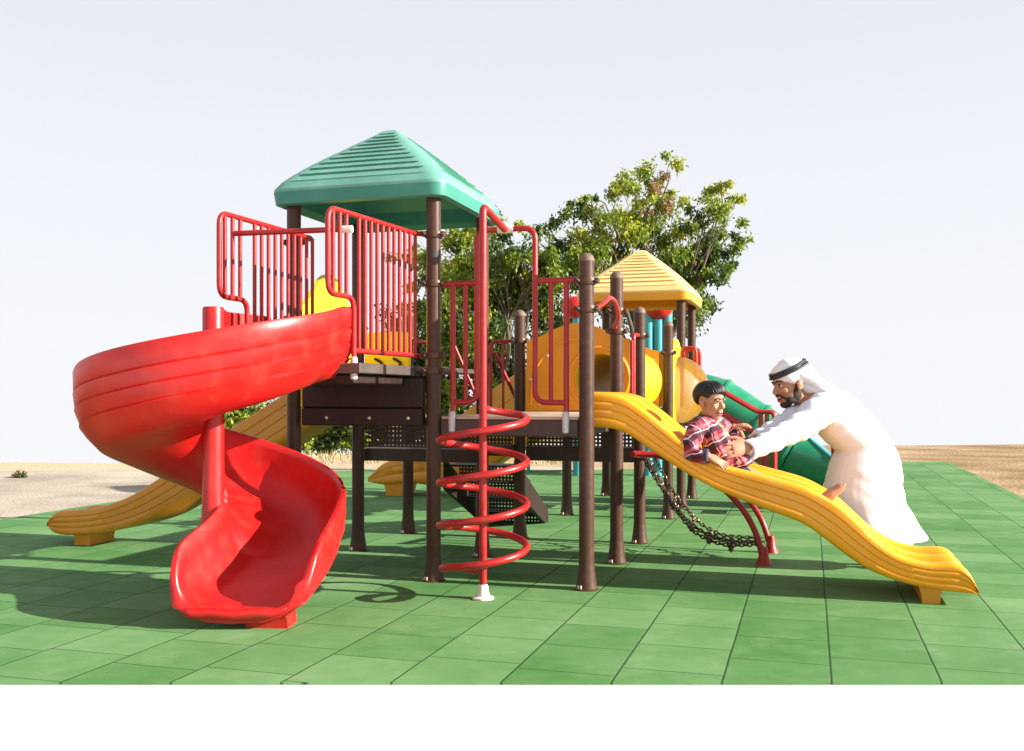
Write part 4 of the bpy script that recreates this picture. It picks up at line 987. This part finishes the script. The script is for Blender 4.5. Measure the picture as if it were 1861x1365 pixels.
tree('tree', 905, 25.0, [(905, 440, 55, Gk, 1.2), (855, 465, 55, Lm, 1.1), (820, 440, 40, Gk, 0.9), (945, 455, 50, Gk, 1.1), (900, 510, 75, Gk, 1.4), (960, 530, 65, Gk, 1.3), (985, 490, 45, Gk, 1.0), (835, 545, 70, Gk, 1.3), (920, 590, 80, Dk, 1.4), (990, 590, 60, Dk, 1.3), (860, 620, 75, Dk, 1.3), (950, 660, 75, Dk, 1.3), (1010, 650, 50, Dk, 1.0), (880, 720, 70, Dk, 1.4), (960, 730, 60, Dk, 1.3), (830, 600, 60, Gk, 1.2), (890, 560, 60, Gk, 1.2), (930, 510, 50, Lm, 1.0)],
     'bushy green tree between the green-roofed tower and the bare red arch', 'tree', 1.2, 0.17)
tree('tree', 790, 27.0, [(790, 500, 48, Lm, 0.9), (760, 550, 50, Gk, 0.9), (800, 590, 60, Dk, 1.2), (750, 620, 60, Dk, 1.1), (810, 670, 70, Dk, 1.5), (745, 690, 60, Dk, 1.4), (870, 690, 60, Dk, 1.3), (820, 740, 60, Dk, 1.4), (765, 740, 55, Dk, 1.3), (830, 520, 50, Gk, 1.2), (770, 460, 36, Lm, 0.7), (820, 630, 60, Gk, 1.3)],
     'olive green tree partly hidden by the red slide-entrance railing', 'tree', 1.0, 0.13)
def shrub(name, px_, Y, w_, h_, kinds, n, label, cat, group=None, leaf=(0.13, 0.045)):
    b = P(px_, 718, Y); b.z = -0.02; t = thing(name, b, label, cat, group); mb = MB(); cl_ = []
    for k in range(n):
        e = b + V((random.gauss(0, 0.45) * w_, random.gauss(0, 0.3) * w_, h_ * random.uniform(0.25, 1.0)))
        e.z *= max(0.3, 1 - 0.35 * abs(e.x - b.x) / w_)
        mb.tube([b + V((random.uniform(-.2, .2) * w_, random.uniform(-.1, .1), 0)), b.lerp(e, 0.6) + Z * 0.1, e], [0.02, 0.013, 0.004], 5)
        if kinds: cl_.append((tuple(e), min(0.26, w_ * 0.55) * random.uniform(0.7, 1.2), 60, random.choice(kinds)))
    obj('stems', mb, M['twig'], t, smooth=60)
    if kinds: leaf_mesh('foliage', cl_, t, leaf, 0.2)
    return t
for i, (px_, w_, h_, lab) in enumerate(((440, 1.0, 1.25, 'dark green shrub behind the left amber slide, beside the red column'), (505, 0.9, 1.2, 'dark green shrub behind the upper end of the left amber slide'), (590, 1.0, 1.0, 'dark green shrub under the tower, between its two left posts'), (680, 1.0, 1.1, 'dark green shrub low behind the perforated landing'))):
    shrub('shrub', px_, 24.0, w_, h_, ['dark', 'green', 'dark', 'lime'], 46, lab, 'shrub', 'shrubs along the back of the playground')
shrub('bare_shrub', 725, 23.5, 0.8, 4.0, [], 60, 'leafless twiggy shrub behind the red slide-entrance railing', 'shrub')
shrub('dry_shrub', 36, 17.0, 0.12, 0.09, ['brown', 'dark'], 10, 'small dry shrub alone on the sand at far left', 'shrub', leaf=(0.04, 0.012))
# dry grass
gb = MB()
for k in range(2600):
    x = random.uniform(-6.2, 1.2); y = random.uniform(20.3, 24.5); h_ = random.uniform(0.05, 0.2); a = random.uniform(0, 6.28)
    b = V((x, y, -0.03)); d = V((math.cos(a), math.sin(a), 0)); t_ = b + Z * h_ + d * h_ * random.uniform(0.1, 0.8); e = V((-d.y, d.x, 0)) * 0.01
    gb.add([b - e, b + e, t_], [(0, 1, 2)])
M['straw'] = mat('straw', (0.42, 0.34, 0.16), 0.9, var=0.25, vscale=0.8)
tag(obj('grass', gb, M['straw']), kind='stuff')

# ------------------------------------------------------------------ people
def head_shells(mb, o, rot, sc, man=True):
    def T(p): return V(o) + rot @ (V(p) * sc)
    def E(c, r):
        r = r if not isinstance(r, (int, float)) else (r, r, r)
        mb.ell(T(c), tuple(x * sc for x in r), rot, 20, 12)
    E((-0.05, 0, 0.15), (0.43, 0.335, 0.355)); E((0.10, 0, -0.12), (0.27, 0.255, 0.34)); E((0.20, 0, -0.40), (0.125, 0.13, 0.10))
    for s in (-1, 1):
        E((0.02, s * 0.19, -0.24), (0.19, 0.075, 0.17)); E((0.25, s * 0.165, -0.11), (0.11, 0.10, 0.10)); E((0.385, s * 0.055, -0.135), (0.045, 0.04, 0.033))
        E((-0.05, s * 0.350, -0.03), (0.085, 0.035, 0.125)); E((-0.02, s * 0.350, -0.11), (0.05, 0.03, 0.05)); E((0.31, s * 0.13, 0.095), (0.08, 0.10, 0.038))
    mb.tube([T((0.33, 0, 0.07)), T((0.395, 0, -0.03)), T((0.435, 0, -0.115))], [0.040 * sc, 0.046 * sc, 0.056 * sc], 12, dome=True)
    E((0.345, 0, -0.215), (0.055, 0.115, 0.035)); E((0.29, 0, -0.345), (0.07, 0.10, 0.035))
    return T
def head_details(parent, T, rot, sc, mouth_open=1.0):
    for s in (-1, 1):
        k = MB(); k.ell(T((0.312, s * 0.128, 0.022)), 0.038 * sc, rot, 14, 10); e = obj('eye', k, M['eye_white'], parent)
        k = MB(); k.ell(T((0.338, s * 0.126, 0.016)), (0.015 * sc, 0.028 * sc, 0.029 * sc), rot, 12, 8); obj('iris', k, M['iris'], e)
        k = MB(); k.tube([T((0.345, s * 0.075, 0.047)), T((0.362, s * 0.125, 0.063)), T((0.335, s * 0.185, 0.045))], [0.008 * sc, 0.013 * sc, 0.007 * sc], 8); obj('eyelash', k, M['hair'], e)
        k = MB(); k.tube(smooth_curve([T((0.385, s * 0.045, 0.10)), T((0.392, s * 0.11, 0.13)), T((0.36, s * 0.18, 0.125)), T((0.31, s * 0.225, 0.09))], 4), [0.012 * sc] + [0.019 * sc] * 11 + [0.009 * sc], 8, dome=True); obj('eyebrow', k, M['hair'], parent)
    k = MB(); k.ell(T((0.325, 0, -0.280)), (0.060 * sc, 0.115 * sc, 0.062 * sc * mouth_open), rot, 16, 10); mo = obj('mouth', k, M['mouth'], parent)
    k = MB(); k.ell(T((0.352, 0, -0.254)), (0.040 * sc, 0.092 * sc, 0.022 * sc), rot, 16, 8); obj('teeth', k, M['teeth'], mo)
    k = MB(); k.tube(smooth_curve([T((0.285, -0.12, -0.265)), T((0.345, -0.085, -0.318)), T((0.372, 0, -0.342)), T((0.345, 0.085, -0.318)), T((0.285, 0.12, -0.265))], 4), 0.019 * sc, 8, dome=True); obj('lower_lip', k, M['lip'], mo)
    k = MB(); k.tube(smooth_curve([T((0.285, -0.12, -0.262)), T((0.368, -0.07, -0.232)), T((0.398, 0, -0.226)), T((0.368, 0.07, -0.232)), T((0.285, 0.12, -0.262))], 4), 0.015 * sc, 8, dome=True); obj('upper_lip', k, M['lip'], mo)
def hand_shells(mb, wrist, d, nrm, thumb, sc, curl=0.35, spread=0.12):
    # wrist point, pointing direction, back-of-hand normal, thumb side; adult scale 1 = 0.19 m
    d = V(d).normalized(); n = V(nrm); n = (n - d * n.dot(d)).normalized(); s = V(thumb); s = (s - d * s.dot(d) - n * s.dot(n)).normalized()
    wv = V(wrist)
    rings = []
    for t, hw, ht in ((-0.01, 0.029, 0.022), (0.02, 0.033, 0.021), (0.05, 0.041, 0.019), (0.08, 0.043, 0.016), (0.098, 0.040, 0.012)):
        rings.append([wv + (d * t + s * hw * math.cos(a) + n * ht * math.sin(a)) * sc for a in np.linspace(0, 2 * math.pi, 17)[:-1]])
    mb.loft(rings)
    for k, (off, L_) in enumerate(((0.031, 0.072), (0.0105, 0.080), (-0.0105, 0.074), (-0.031, 0.058))):
        b = wv + (d * 0.088 + s * off) * sc; dd = (d + s * (off / 0.031) * spread).normalized(); pts = [b]; ang_ = curl * (0.55 + 0.18 * k)
        for L2, mul in ((0.45, 0.6), (0.30, 1.5), (0.25, 2.2)):
            q = (dd * math.cos(ang_ * mul) - n * math.sin(ang_ * mul)).normalized(); pts.append(pts[-1] + q * L_ * L2 * sc)
        mb.tube(pts, [0.0098 * sc, 0.0092 * sc, 0.0085 * sc, 0.0070 * sc], 10, dome=True)
    b = wv + (d * 0.022 + s * 0.028) * sc; td = (d * 0.72 + s * 0.66 - n * 0.22).normalized(); td2 = (d * 0.93 + s * 0.25 - n * 0.28).normalized()
    mb.tube([b, b + td * 0.042 * sc, b + td * 0.042 * sc + td2 * 0.032 * sc, b + td * 0.042 * sc + td2 * 0.056 * sc], [0.0145 * sc, 0.012 * sc, 0.0105 * sc, 0.008 * sc], 10, dome=True)
def rot_from(fwd, up):
    x = V(fwd).normalized(); z = V(up); z = (z - x * z.dot(x)).normalized(); y = z.cross(x); return Matrix((x, y, z)).transposed()
def limb(mb, pts, rad, seg=14): mb.tube(smooth_curve(pts, 5), list(np.interp(np.linspace(0, len(rad) - 1, (len(pts) - 1) * 5 + 1), range(len(rad)), rad)), seg, dome=True)

# ---- man in white robe
YM = 8.0
mp_ = P(1620, 718, YM); mp_.z = 0
mn = thing('person', mp_, 'bearded man in white robe and headscarf leaning over the slide towards the boy', 'person')
hs = 0.345; hr = rot_from((-0.965, -0.20, -0.17), (-0.20, 0.02, 0.98)); ho = P(1437, 699, YM)
mb = MB(); T = head_shells(mb, ho, hr, hs)
nk = P(1480, 728, YM); limb(mb, [T((-0.10, 0, -0.15)), T((-0.22, 0, -0.42)), nk], [0.068, 0.064, 0.085])
ch_, wa, hp = P(1520, 755, YM), P(1570, 800, YM), P(1592, 835, YM)
limb(mb, [nk, ch_, wa, hp], [0.10, 0.17, 0.15, 0.16], 18)
shN, elN, wrN = P(1497, 742, YM - 0.20), P(1428, 792, 7.56), P(1360, 812, 7.235)
shF, elF, wrF = P(1482, 742, YM + 0.20), P(1425, 778, 7.80), P(1352, 805, 7.52)
for s_, e_, w_ in ((shN, elN, wrN), (shF, elF, wrF)):
    limb(mb, [ch_.lerp(s_, 0.4), s_, e_, w_], [0.08, 0.075, 0.052, 0.036])
hand_shells(mb, wrN, (P(1300, 822, 7.13) - wrN), (0.1, -0.95, 0.25), (0.0, -0.15, 1), 1.45, 0.30, 0.10)
hand_shells(mb, wrF, (P(1318, 792, 7.50) - wrF), (0.1, 0.95, 0.25), (0, 0.1, 1), 1.40, 0.5, 0.10)
ftB, ftF = V((P(1656, 718, YM + 0.08).x, YM + 0.08, 0.0)), V((P(1640, 718, YM - 0.05).x, YM - 0.02, 0.0))
for f_, kx in ((ftB, P(1600, 900, YM + 0.08)), (ftF, P(1572, 905, YM - 0.02))):
    limb(mb, [hp, kx, f_ + Z * 0.11], [0.11, 0.062, 0.044])
    limb(mb, [f_ + V((0.05, 0, 0.05)), f_ + V((-0.06, 0, 0.06)), f_ + V((-0.2, 0, 0.03))], [0.048, 0.05, 0.03])
mbody = union('body', mb, M['skin_man'], mn, 0.0062, 3, 0.4)
head_details(mn, T, hr, hs, 1.25)
# beard, moustache, sideburn
mb = MB()
def E_(c, r): mb.ell(T(c), tuple(x * hs for x in r), hr, 20, 12)
E_((0.205, 0, -0.425), (0.145, 0.145, 0.105))
for s in (-1, 1):
    E_((0.11, s * 0.175, -0.345), (0.16, 0.085, 0.105)); E_((0.0, s * 0.235, -0.23), (0.115, 0.055, 0.16)); E_((-0.005, s * 0.282, -0.06), (0.045, 0.030, 0.17))
    mb.tube([T((0.405, s * 0.01, -0.185)), T((0.375, s * 0.085, -0.200)), T((0.285, s * 0.150, -0.275)), T((0.235, s * 0.165, -0.36))], [0.024 * hs, 0.028 * hs, 0.026 * hs, 0.03 * hs], 8, dome=True)
union('beard', mb, M['beard'], mn, 0.006, 2)
# robe
def ring_px(b, f, hw, yc=YM, n=28, sq=2.4):
    B, Fp = P(b[0], b[1], yc), P(f[0], f[1], yc); c = (B + Fp) / 2; e = (B - Fp) / 2; r = []
    for k in range(n):
        a = 2 * math.pi * k / n; ca, sa = math.cos(a), math.sin(a)
        r.append(c + e * (abs(ca) ** (2 / sq)) * (1 if ca > 0 else -1) + V((0, 1, 0)) * hw * (abs(sa) ** (2 / sq)) * (1 if sa > 0 else -1))
    return r
mb = MB()
mb.loft([ring_px((1481, 705), (1463, 733), 0.075), ring_px((1494, 702), (1468, 748), 0.13), ring_px((1516, 705), (1480, 775), 0.225), ring_px((1535, 714), (1490, 790), 0.235), ring_px((1560, 730), (1506, 806), 0.225), ring_px((1585, 756), (1526, 824), 0.215), ring_px((1604, 782), (1536, 836), 0.205), ring_px((1620, 806), (1522, 840), 0.205)])
mb.loft([ring_px((1596, 770), (1530, 815), 0.18), ring_px((1618, 800), (1518, 826), 0.205), ring_px((1632, 832), (1510, 843), 0.215), ring_px((1637, 855), (1503, 865), 0.22), ring_px((1638, 885), (1497, 890), 0.22), ring_px((1645, 915), (1503, 922), 0.225), ring_px((1662, 945), (1515, 955), 0.23), ring_px((1684, 978), (1530, 990), 0.24)])
limb(mb, [P(1512, 738, YM - 0.13), P(1492, 745, YM - 0.21), P(1462, 770, 7.68), P(1424, 790, 7.54), P(1392, 806, 7.38), P(1369, 815, 7.275)], [0.11, 0.135, 0.115, 0.092, 0.080, 0.074], 20)
limb(mb, [P(1500, 738, YM + 0.13), P(1476, 745, YM + 0.20), P(1448, 758, 7.98), P(1414, 778, 7.78), P(1376, 798, 7.62)], [0.10, 0.12, 0.10, 0.082, 0.068], 20)
def robe_ofs(a):
    x, y, z = a[:, 0], a[:, 1], a[:, 2]
    sk = np.clip((0.98 - z) / 0.25, 0, 1) * np.clip((x - 2.2) / 0.2, 0, 1)
    f = 0.003 * sk * np.sin(24 * x + 9 * y + 5 * z + 1.5 * np.sin(7 * z)) + 0.0032 * sk * np.sin(52 * z + 9 * x + 2.2 * np.sin(13 * x + 5 * y)) * (0.5 + 0.5 * np.sin(6 * x + 3 * z))
    ar = np.clip((2.62 - x) / 0.3, 0, 1)
    f += 0.006 * ar * np.sin(42 * (x * 0.75 + z * 0.8) + 12 * y + 2 * np.sin(17 * z)) + 0.0035 * ar * np.sin(75 * (x * 0.4 - z) + 25 * y)
    bk = np.clip((z - 0.9) / 0.2, 0, 1) * np.clip((x - 2.45) / 0.2, 0, 1)
    f += 0.0035 * bk * np.sin(36 * (x * 0.8 + z * 0.9) + 6 * np.sin(6 * x)) + 0.004 * bk * np.sin(60 * (z - 0.4 * x) + 4 * y)
    return f.astype(np.float32)
union('robe', mb, M['robe'], mn, 0.010, 8, 0.5, robe_ofs)
k = MB(); dcu = (P(1369, 815, 7.275) - P(1392, 806, 7.38)).normalized(); k.lathe(P(1369, 815, 7.275) + dcu * 0.05, [(0.060, -0.02), (0.0775, -0.02), (0.0775, 0.028), (0.060, 0.028)], 24, axis=dcu, cap=False); obj('cuff', k, M['robe'], mn)
# headscarf: cap + cloth falling over the neck and back
mb = MB(); mb.ell(T((-0.055, 0, 0.255)), (0.465 * hs, 0.385 * hs, 0.355 * hs), rot_from(hr @ V((1, 0, -0.10)), hr @ V((0.10, 0, 1))), 28, 16)
limb(mb, [T((-0.20, 0, 0.20)), T((-0.38, 0, 0.05)), P(1490, 709, YM), P(1518, 724, YM), P(1556, 748, YM)], [0.125, 0.11, 0.085, 0.085, 0.06], 18)
for s in (-1, 1):
    limb(mb, [T((-0.14, s * 0.30, 0.18)), T((-0.34, s * 0.28, 0.06)), T((-0.52, s * 0.34, -0.12))], [0.036, 0.05, 0.04])
def sc_ofs(a): return (0.004 * np.sin(48 * a[:, 2] + 30 * a[:, 0]) + 0.003 * np.sin(70 * a[:, 1] + 20 * a[:, 0])).astype(np.float32)
union('headscarf', mb, M['scarf'], mn, 0.008, 5, 0.5, sc_ofs)
ra = rot_from(hr @ V((1, 0, -0.27)), hr @ V((0.27, 0, 1)))
for dz, rr4 in ((0.075, 0.985), (0.150, 0.94)):
    k = MB(); k.tube([T((-0.035, 0, 0.255)) + ra @ V((0.475 * hs * rr4 * math.cos(a), 0.395 * hs * rr4 * math.sin(a), dz * hs)) for a in np.linspace(0, 2 * math.pi, 41)[:-1]], 0.0125, 10, loop=True); obj('head_cord', k, M['black_cord'], mn)
k = MB(); dwf = (wrF - elF).normalized(); k.lathe(wrF - dwf * 0.02, [(0.034, -0.016), (0.042, -0.014), (0.042, 0.014), (0.034, 0.016)], 18, axis=dwf, cap=False); obj('watch', k, M['watch'], mn)

# ---- boy in plaid shirt
YB = 7.32
bp0 = P(1335, 718, YB); bp0.z = 0.75
by = thing('person', bp0, 'laughing dark-haired boy in red plaid shirt riding down the yellow slide', 'person')
bs = 0.258; br = rot_from((0.63, -0.76, -0.10), (-0.10, 0.03, 1)); bo = P(1292, 730, YB - 0.02)
mb = MB(); T = head_shells(mb, bo, br, bs, False)
nk = P(1288, 768, YB); limb(mb, [T((-0.06, 0, -0.15)), T((-0.10, 0, -0.42)), nk], [0.048, 0.042, 0.055])
ch_, hp = P(1297, 790, YB), P(1330, 850, YB - 0.02)
limb(mb, [nk, ch_, hp], [0.06, 0.10, 0.11], 16)
shN, elN, wrN = P(1270, 776, YB - 0.13), P(1256, 822, 7.10), P(1286, 829, 7.02)
shF, elF, wrF = P(1312, 774, YB + 0.13), P(1325, 800, YB + 0.20), P(1334, 776, YB + 0.14)
for s_, e_, w_ in ((shN, elN, wrN), (shF, elF, wrF)):
    limb(mb, [ch_.lerp(s_, 0.4), s_, e_, w_], [0.05, 0.045, 0.035, 0.026])
hand_shells(mb, wrN, (P(1318, 845, 7.0) - wrN), (0.25, -0.55, 0.8), (0.5, 0.75, 0.3), 0.98, 0.22, 0.22)
hand_shells(mb, wrF, (P(1356, 772, YB + 0.10) - wrF), (0.1, -0.4, 0.9), (0.2, -0.9, -0.2), 0.82, 0.5, 0.15)
sm = lambda px_: on_plane(px_, 800, SO, U)[0]
def lane(px_, wd, dz):
    s = sm(px_); return V(SO) + U * s + Wv * wd + Z * (slide_top(s) + dz)
for wd, endp in ((0.18, 1520), (0.33, 1512)):
    an = lane(1497, wd, -0.035 if wd < 0.2 else -0.075)
    limb(mb, [hp, lane(1400, wd, -0.085), an], [0.07, 0.042, 0.030])
    tip = P(1527, 886, an.y - 0.02) if wd < 0.2 else P(1508, 906, an.y)
    limb(mb, [an, an.lerp(tip, 0.45) + Z * 0.0, tip], [0.034, 0.042, 0.034])
    for k in range(5):
        q = tip + V((0.006, -0.03 + 0.015 * k, 0.012)); mb.tube([q - V((0.02, 0, 0.0)), q + V((0.016, 0, 0.012))], [0.011 - 0.001 * k] * 2, 8, dome=True)
union('body', mb, M['skin_boy'], by, 0.0046, 3, 0.4)
head_details(by, T, br, bs, 1.45)
# hair cap with fringe
mb = MB(); n1, n2 = 44, 30; grid = []
def hair_lim(ph):
    c = math.cos(ph); a = abs((ph + math.pi) % (2 * math.pi) - math.pi)
    return 1.20 + 0.60 * (1 - c) + 0.16 * math.exp(-((a - 1.12) / 0.16) ** 2) - 0.42 * math.exp(-((a - 1.68) / 0.30) ** 2) + 0.10 * math.sin(2 * ph + 0.6) * max(0, c)
def hair_pt(th, ph, kf):
    return T(V((-0.05, 0, 0.15)) + V((0.43 * math.sin(th) * math.cos(ph), 0.345 * math.sin(th) * math.sin(ph), 0.365 * math.cos(th))) * kf)
for i in range(n2 + 1):
    f = i / n2; row = []
    for j in range(n1):
        ph = 2 * math.pi * j / n1; lim = hair_lim(ph)
        wv_ = 0.012 * math.sin(9 * ph + 5 * f)
        kf = (1.15 + wv_) * (1 - max(0, f - 0.45) ** 1.5 * (0.26 if math.cos(ph) < 0.45 else 0.12))
        if f > 0.93: kf -= 0.14 * (f - 0.93) / 0.07
        row.append(hair_pt(max(0.001, lim * f), ph, kf))
    grid.append(row)
mb.loft(grid)
for q in range(620):
    ph = random.uniform(0, 2 * math.pi); front = max(0, math.cos(ph)); lim = hair_lim(ph)
    f0 = random.uniform(0.0, 0.75); f1 = min(1.03, f0 + random.uniform(0.3, 0.6))
    sw = random.uniform(-0.12, 0.12) + 0.40 * front
    pts = []
    for f in (0, 0.25, 0.5, 0.75, 1.0):
        g_ = f0 + (f1 - f0) * f; p_h = ph + sw * f
        kk = (1.145 + 0.05 * math.sin(math.pi * f) + 0.02 * (q % 3)) * (1 - max(0, g_ - 0.45) ** 1.5 * (0.27 if math.cos(p_h) < 0.45 else 0.10))
        pts.append(hair_pt(hair_lim(p_h) * g_ + 0.01, p_h, kk))
    mb.tube(pts, [0.014 * bs, 0.021 * bs, 0.020 * bs, 0.015 * bs, 0.003 * bs], 6)
obj('hair', mb, M['hair'], by, smooth=60)
# shirt
mb = MB()
def rg3(c, rx, ry, rz_dir=(0.2, 0, 1), n=24):
    zd = V(rz_dir).normalized(); xd = V((1, -0.25, 0)); xd = (xd - zd * xd.dot(zd)).normalized(); yd = zd.cross(xd)
    return [V(c) + xd * rx * math.cos(a) + yd * ry * math.sin(a) for a in np.linspace(0, 2 * math.pi, n + 1)[:-1]]
mb.loft([rg3(P(1287, 757, YB), 0.05, 0.055), rg3(P(1288, 764, YB), 0.075, 0.105), rg3(P(1292, 773, YB), 0.095, 0.165), rg3(P(1298, 790, YB), 0.118, 0.17), rg3(P(1307, 810, YB), 0.125, 0.16, (-0.3, 0, 1)), rg3(P(1318, 832, YB), 0.135, 0.155, (-0.4, 0, 1)), rg3(P(1332, 850, YB), 0.14, 0.15, (-0.45, 0, 1))])
limb(mb, [P(1284, 772, YB - 0.08), shN, P(1258, 800, 7.14), elN, P(1268, 829, 7.05), P(1281, 829, 7.03)], [0.06, 0.07, 0.066, 0.060, 0.052, 0.048], 16)
limb(mb, [P(1302, 772, YB + 0.06), shF, elF, P(1331, 785, YB + 0.16)], [0.06, 0.062, 0.055, 0.045], 16)
mb.ell(P(1345, 838, YB - 0.05), (0.09, 0.12, 0.05))
for s in (-1, 1):
    limb(mb, [T((-0.20, s * 0.12, -0.50)), T((0.0, s * 0.22, -0.56)), T((0.16, s * 0.10, -0.66))], [0.022, 0.026, 0.016])
def sh_ofs(a): return (0.005 * np.sin(55 * (a[:, 0] + 0.7 * a[:, 2]) + 14 * a[:, 1]) + 0.004 * np.sin(80 * a[:, 2] - 30 * a[:, 0])).astype(np.float32)
union('shirt', mb, M['plaid'], by, 0.006, 4, 0.5, sh_ofs)
dcu = (wrN - P(1268, 829, 7.05)).normalized()
k = MB(); k.lathe(P(1282, 829, 7.03), [(0.040, -0.014), (0.053, -0.012), (0.053, 0.020), (0.040, 0.022)], 20, axis=dcu, cap=False); obj('cuff', k, M['jeans'], by)
k = MB(); k.lathe(P(1332, 784, YB + 0.16), [(0.036, -0.012), (0.047, -0.012), (0.047, 0.014), (0.036, 0.016)], 20, axis=(wrF - elF).normalized(), cap=False); obj('cuff', k, M['plaid'], by)
mb = MB(); 
for wd in (0.18, 0.33): limb(mb, [hp + V((0, 0.0, -0.01)), lane(1370, wd, -0.09), lane(1410, wd, -0.09)], [0.09, 0.055, 0.050])
union('trousers', mb, M['jeans'], by, 0.008, 4)
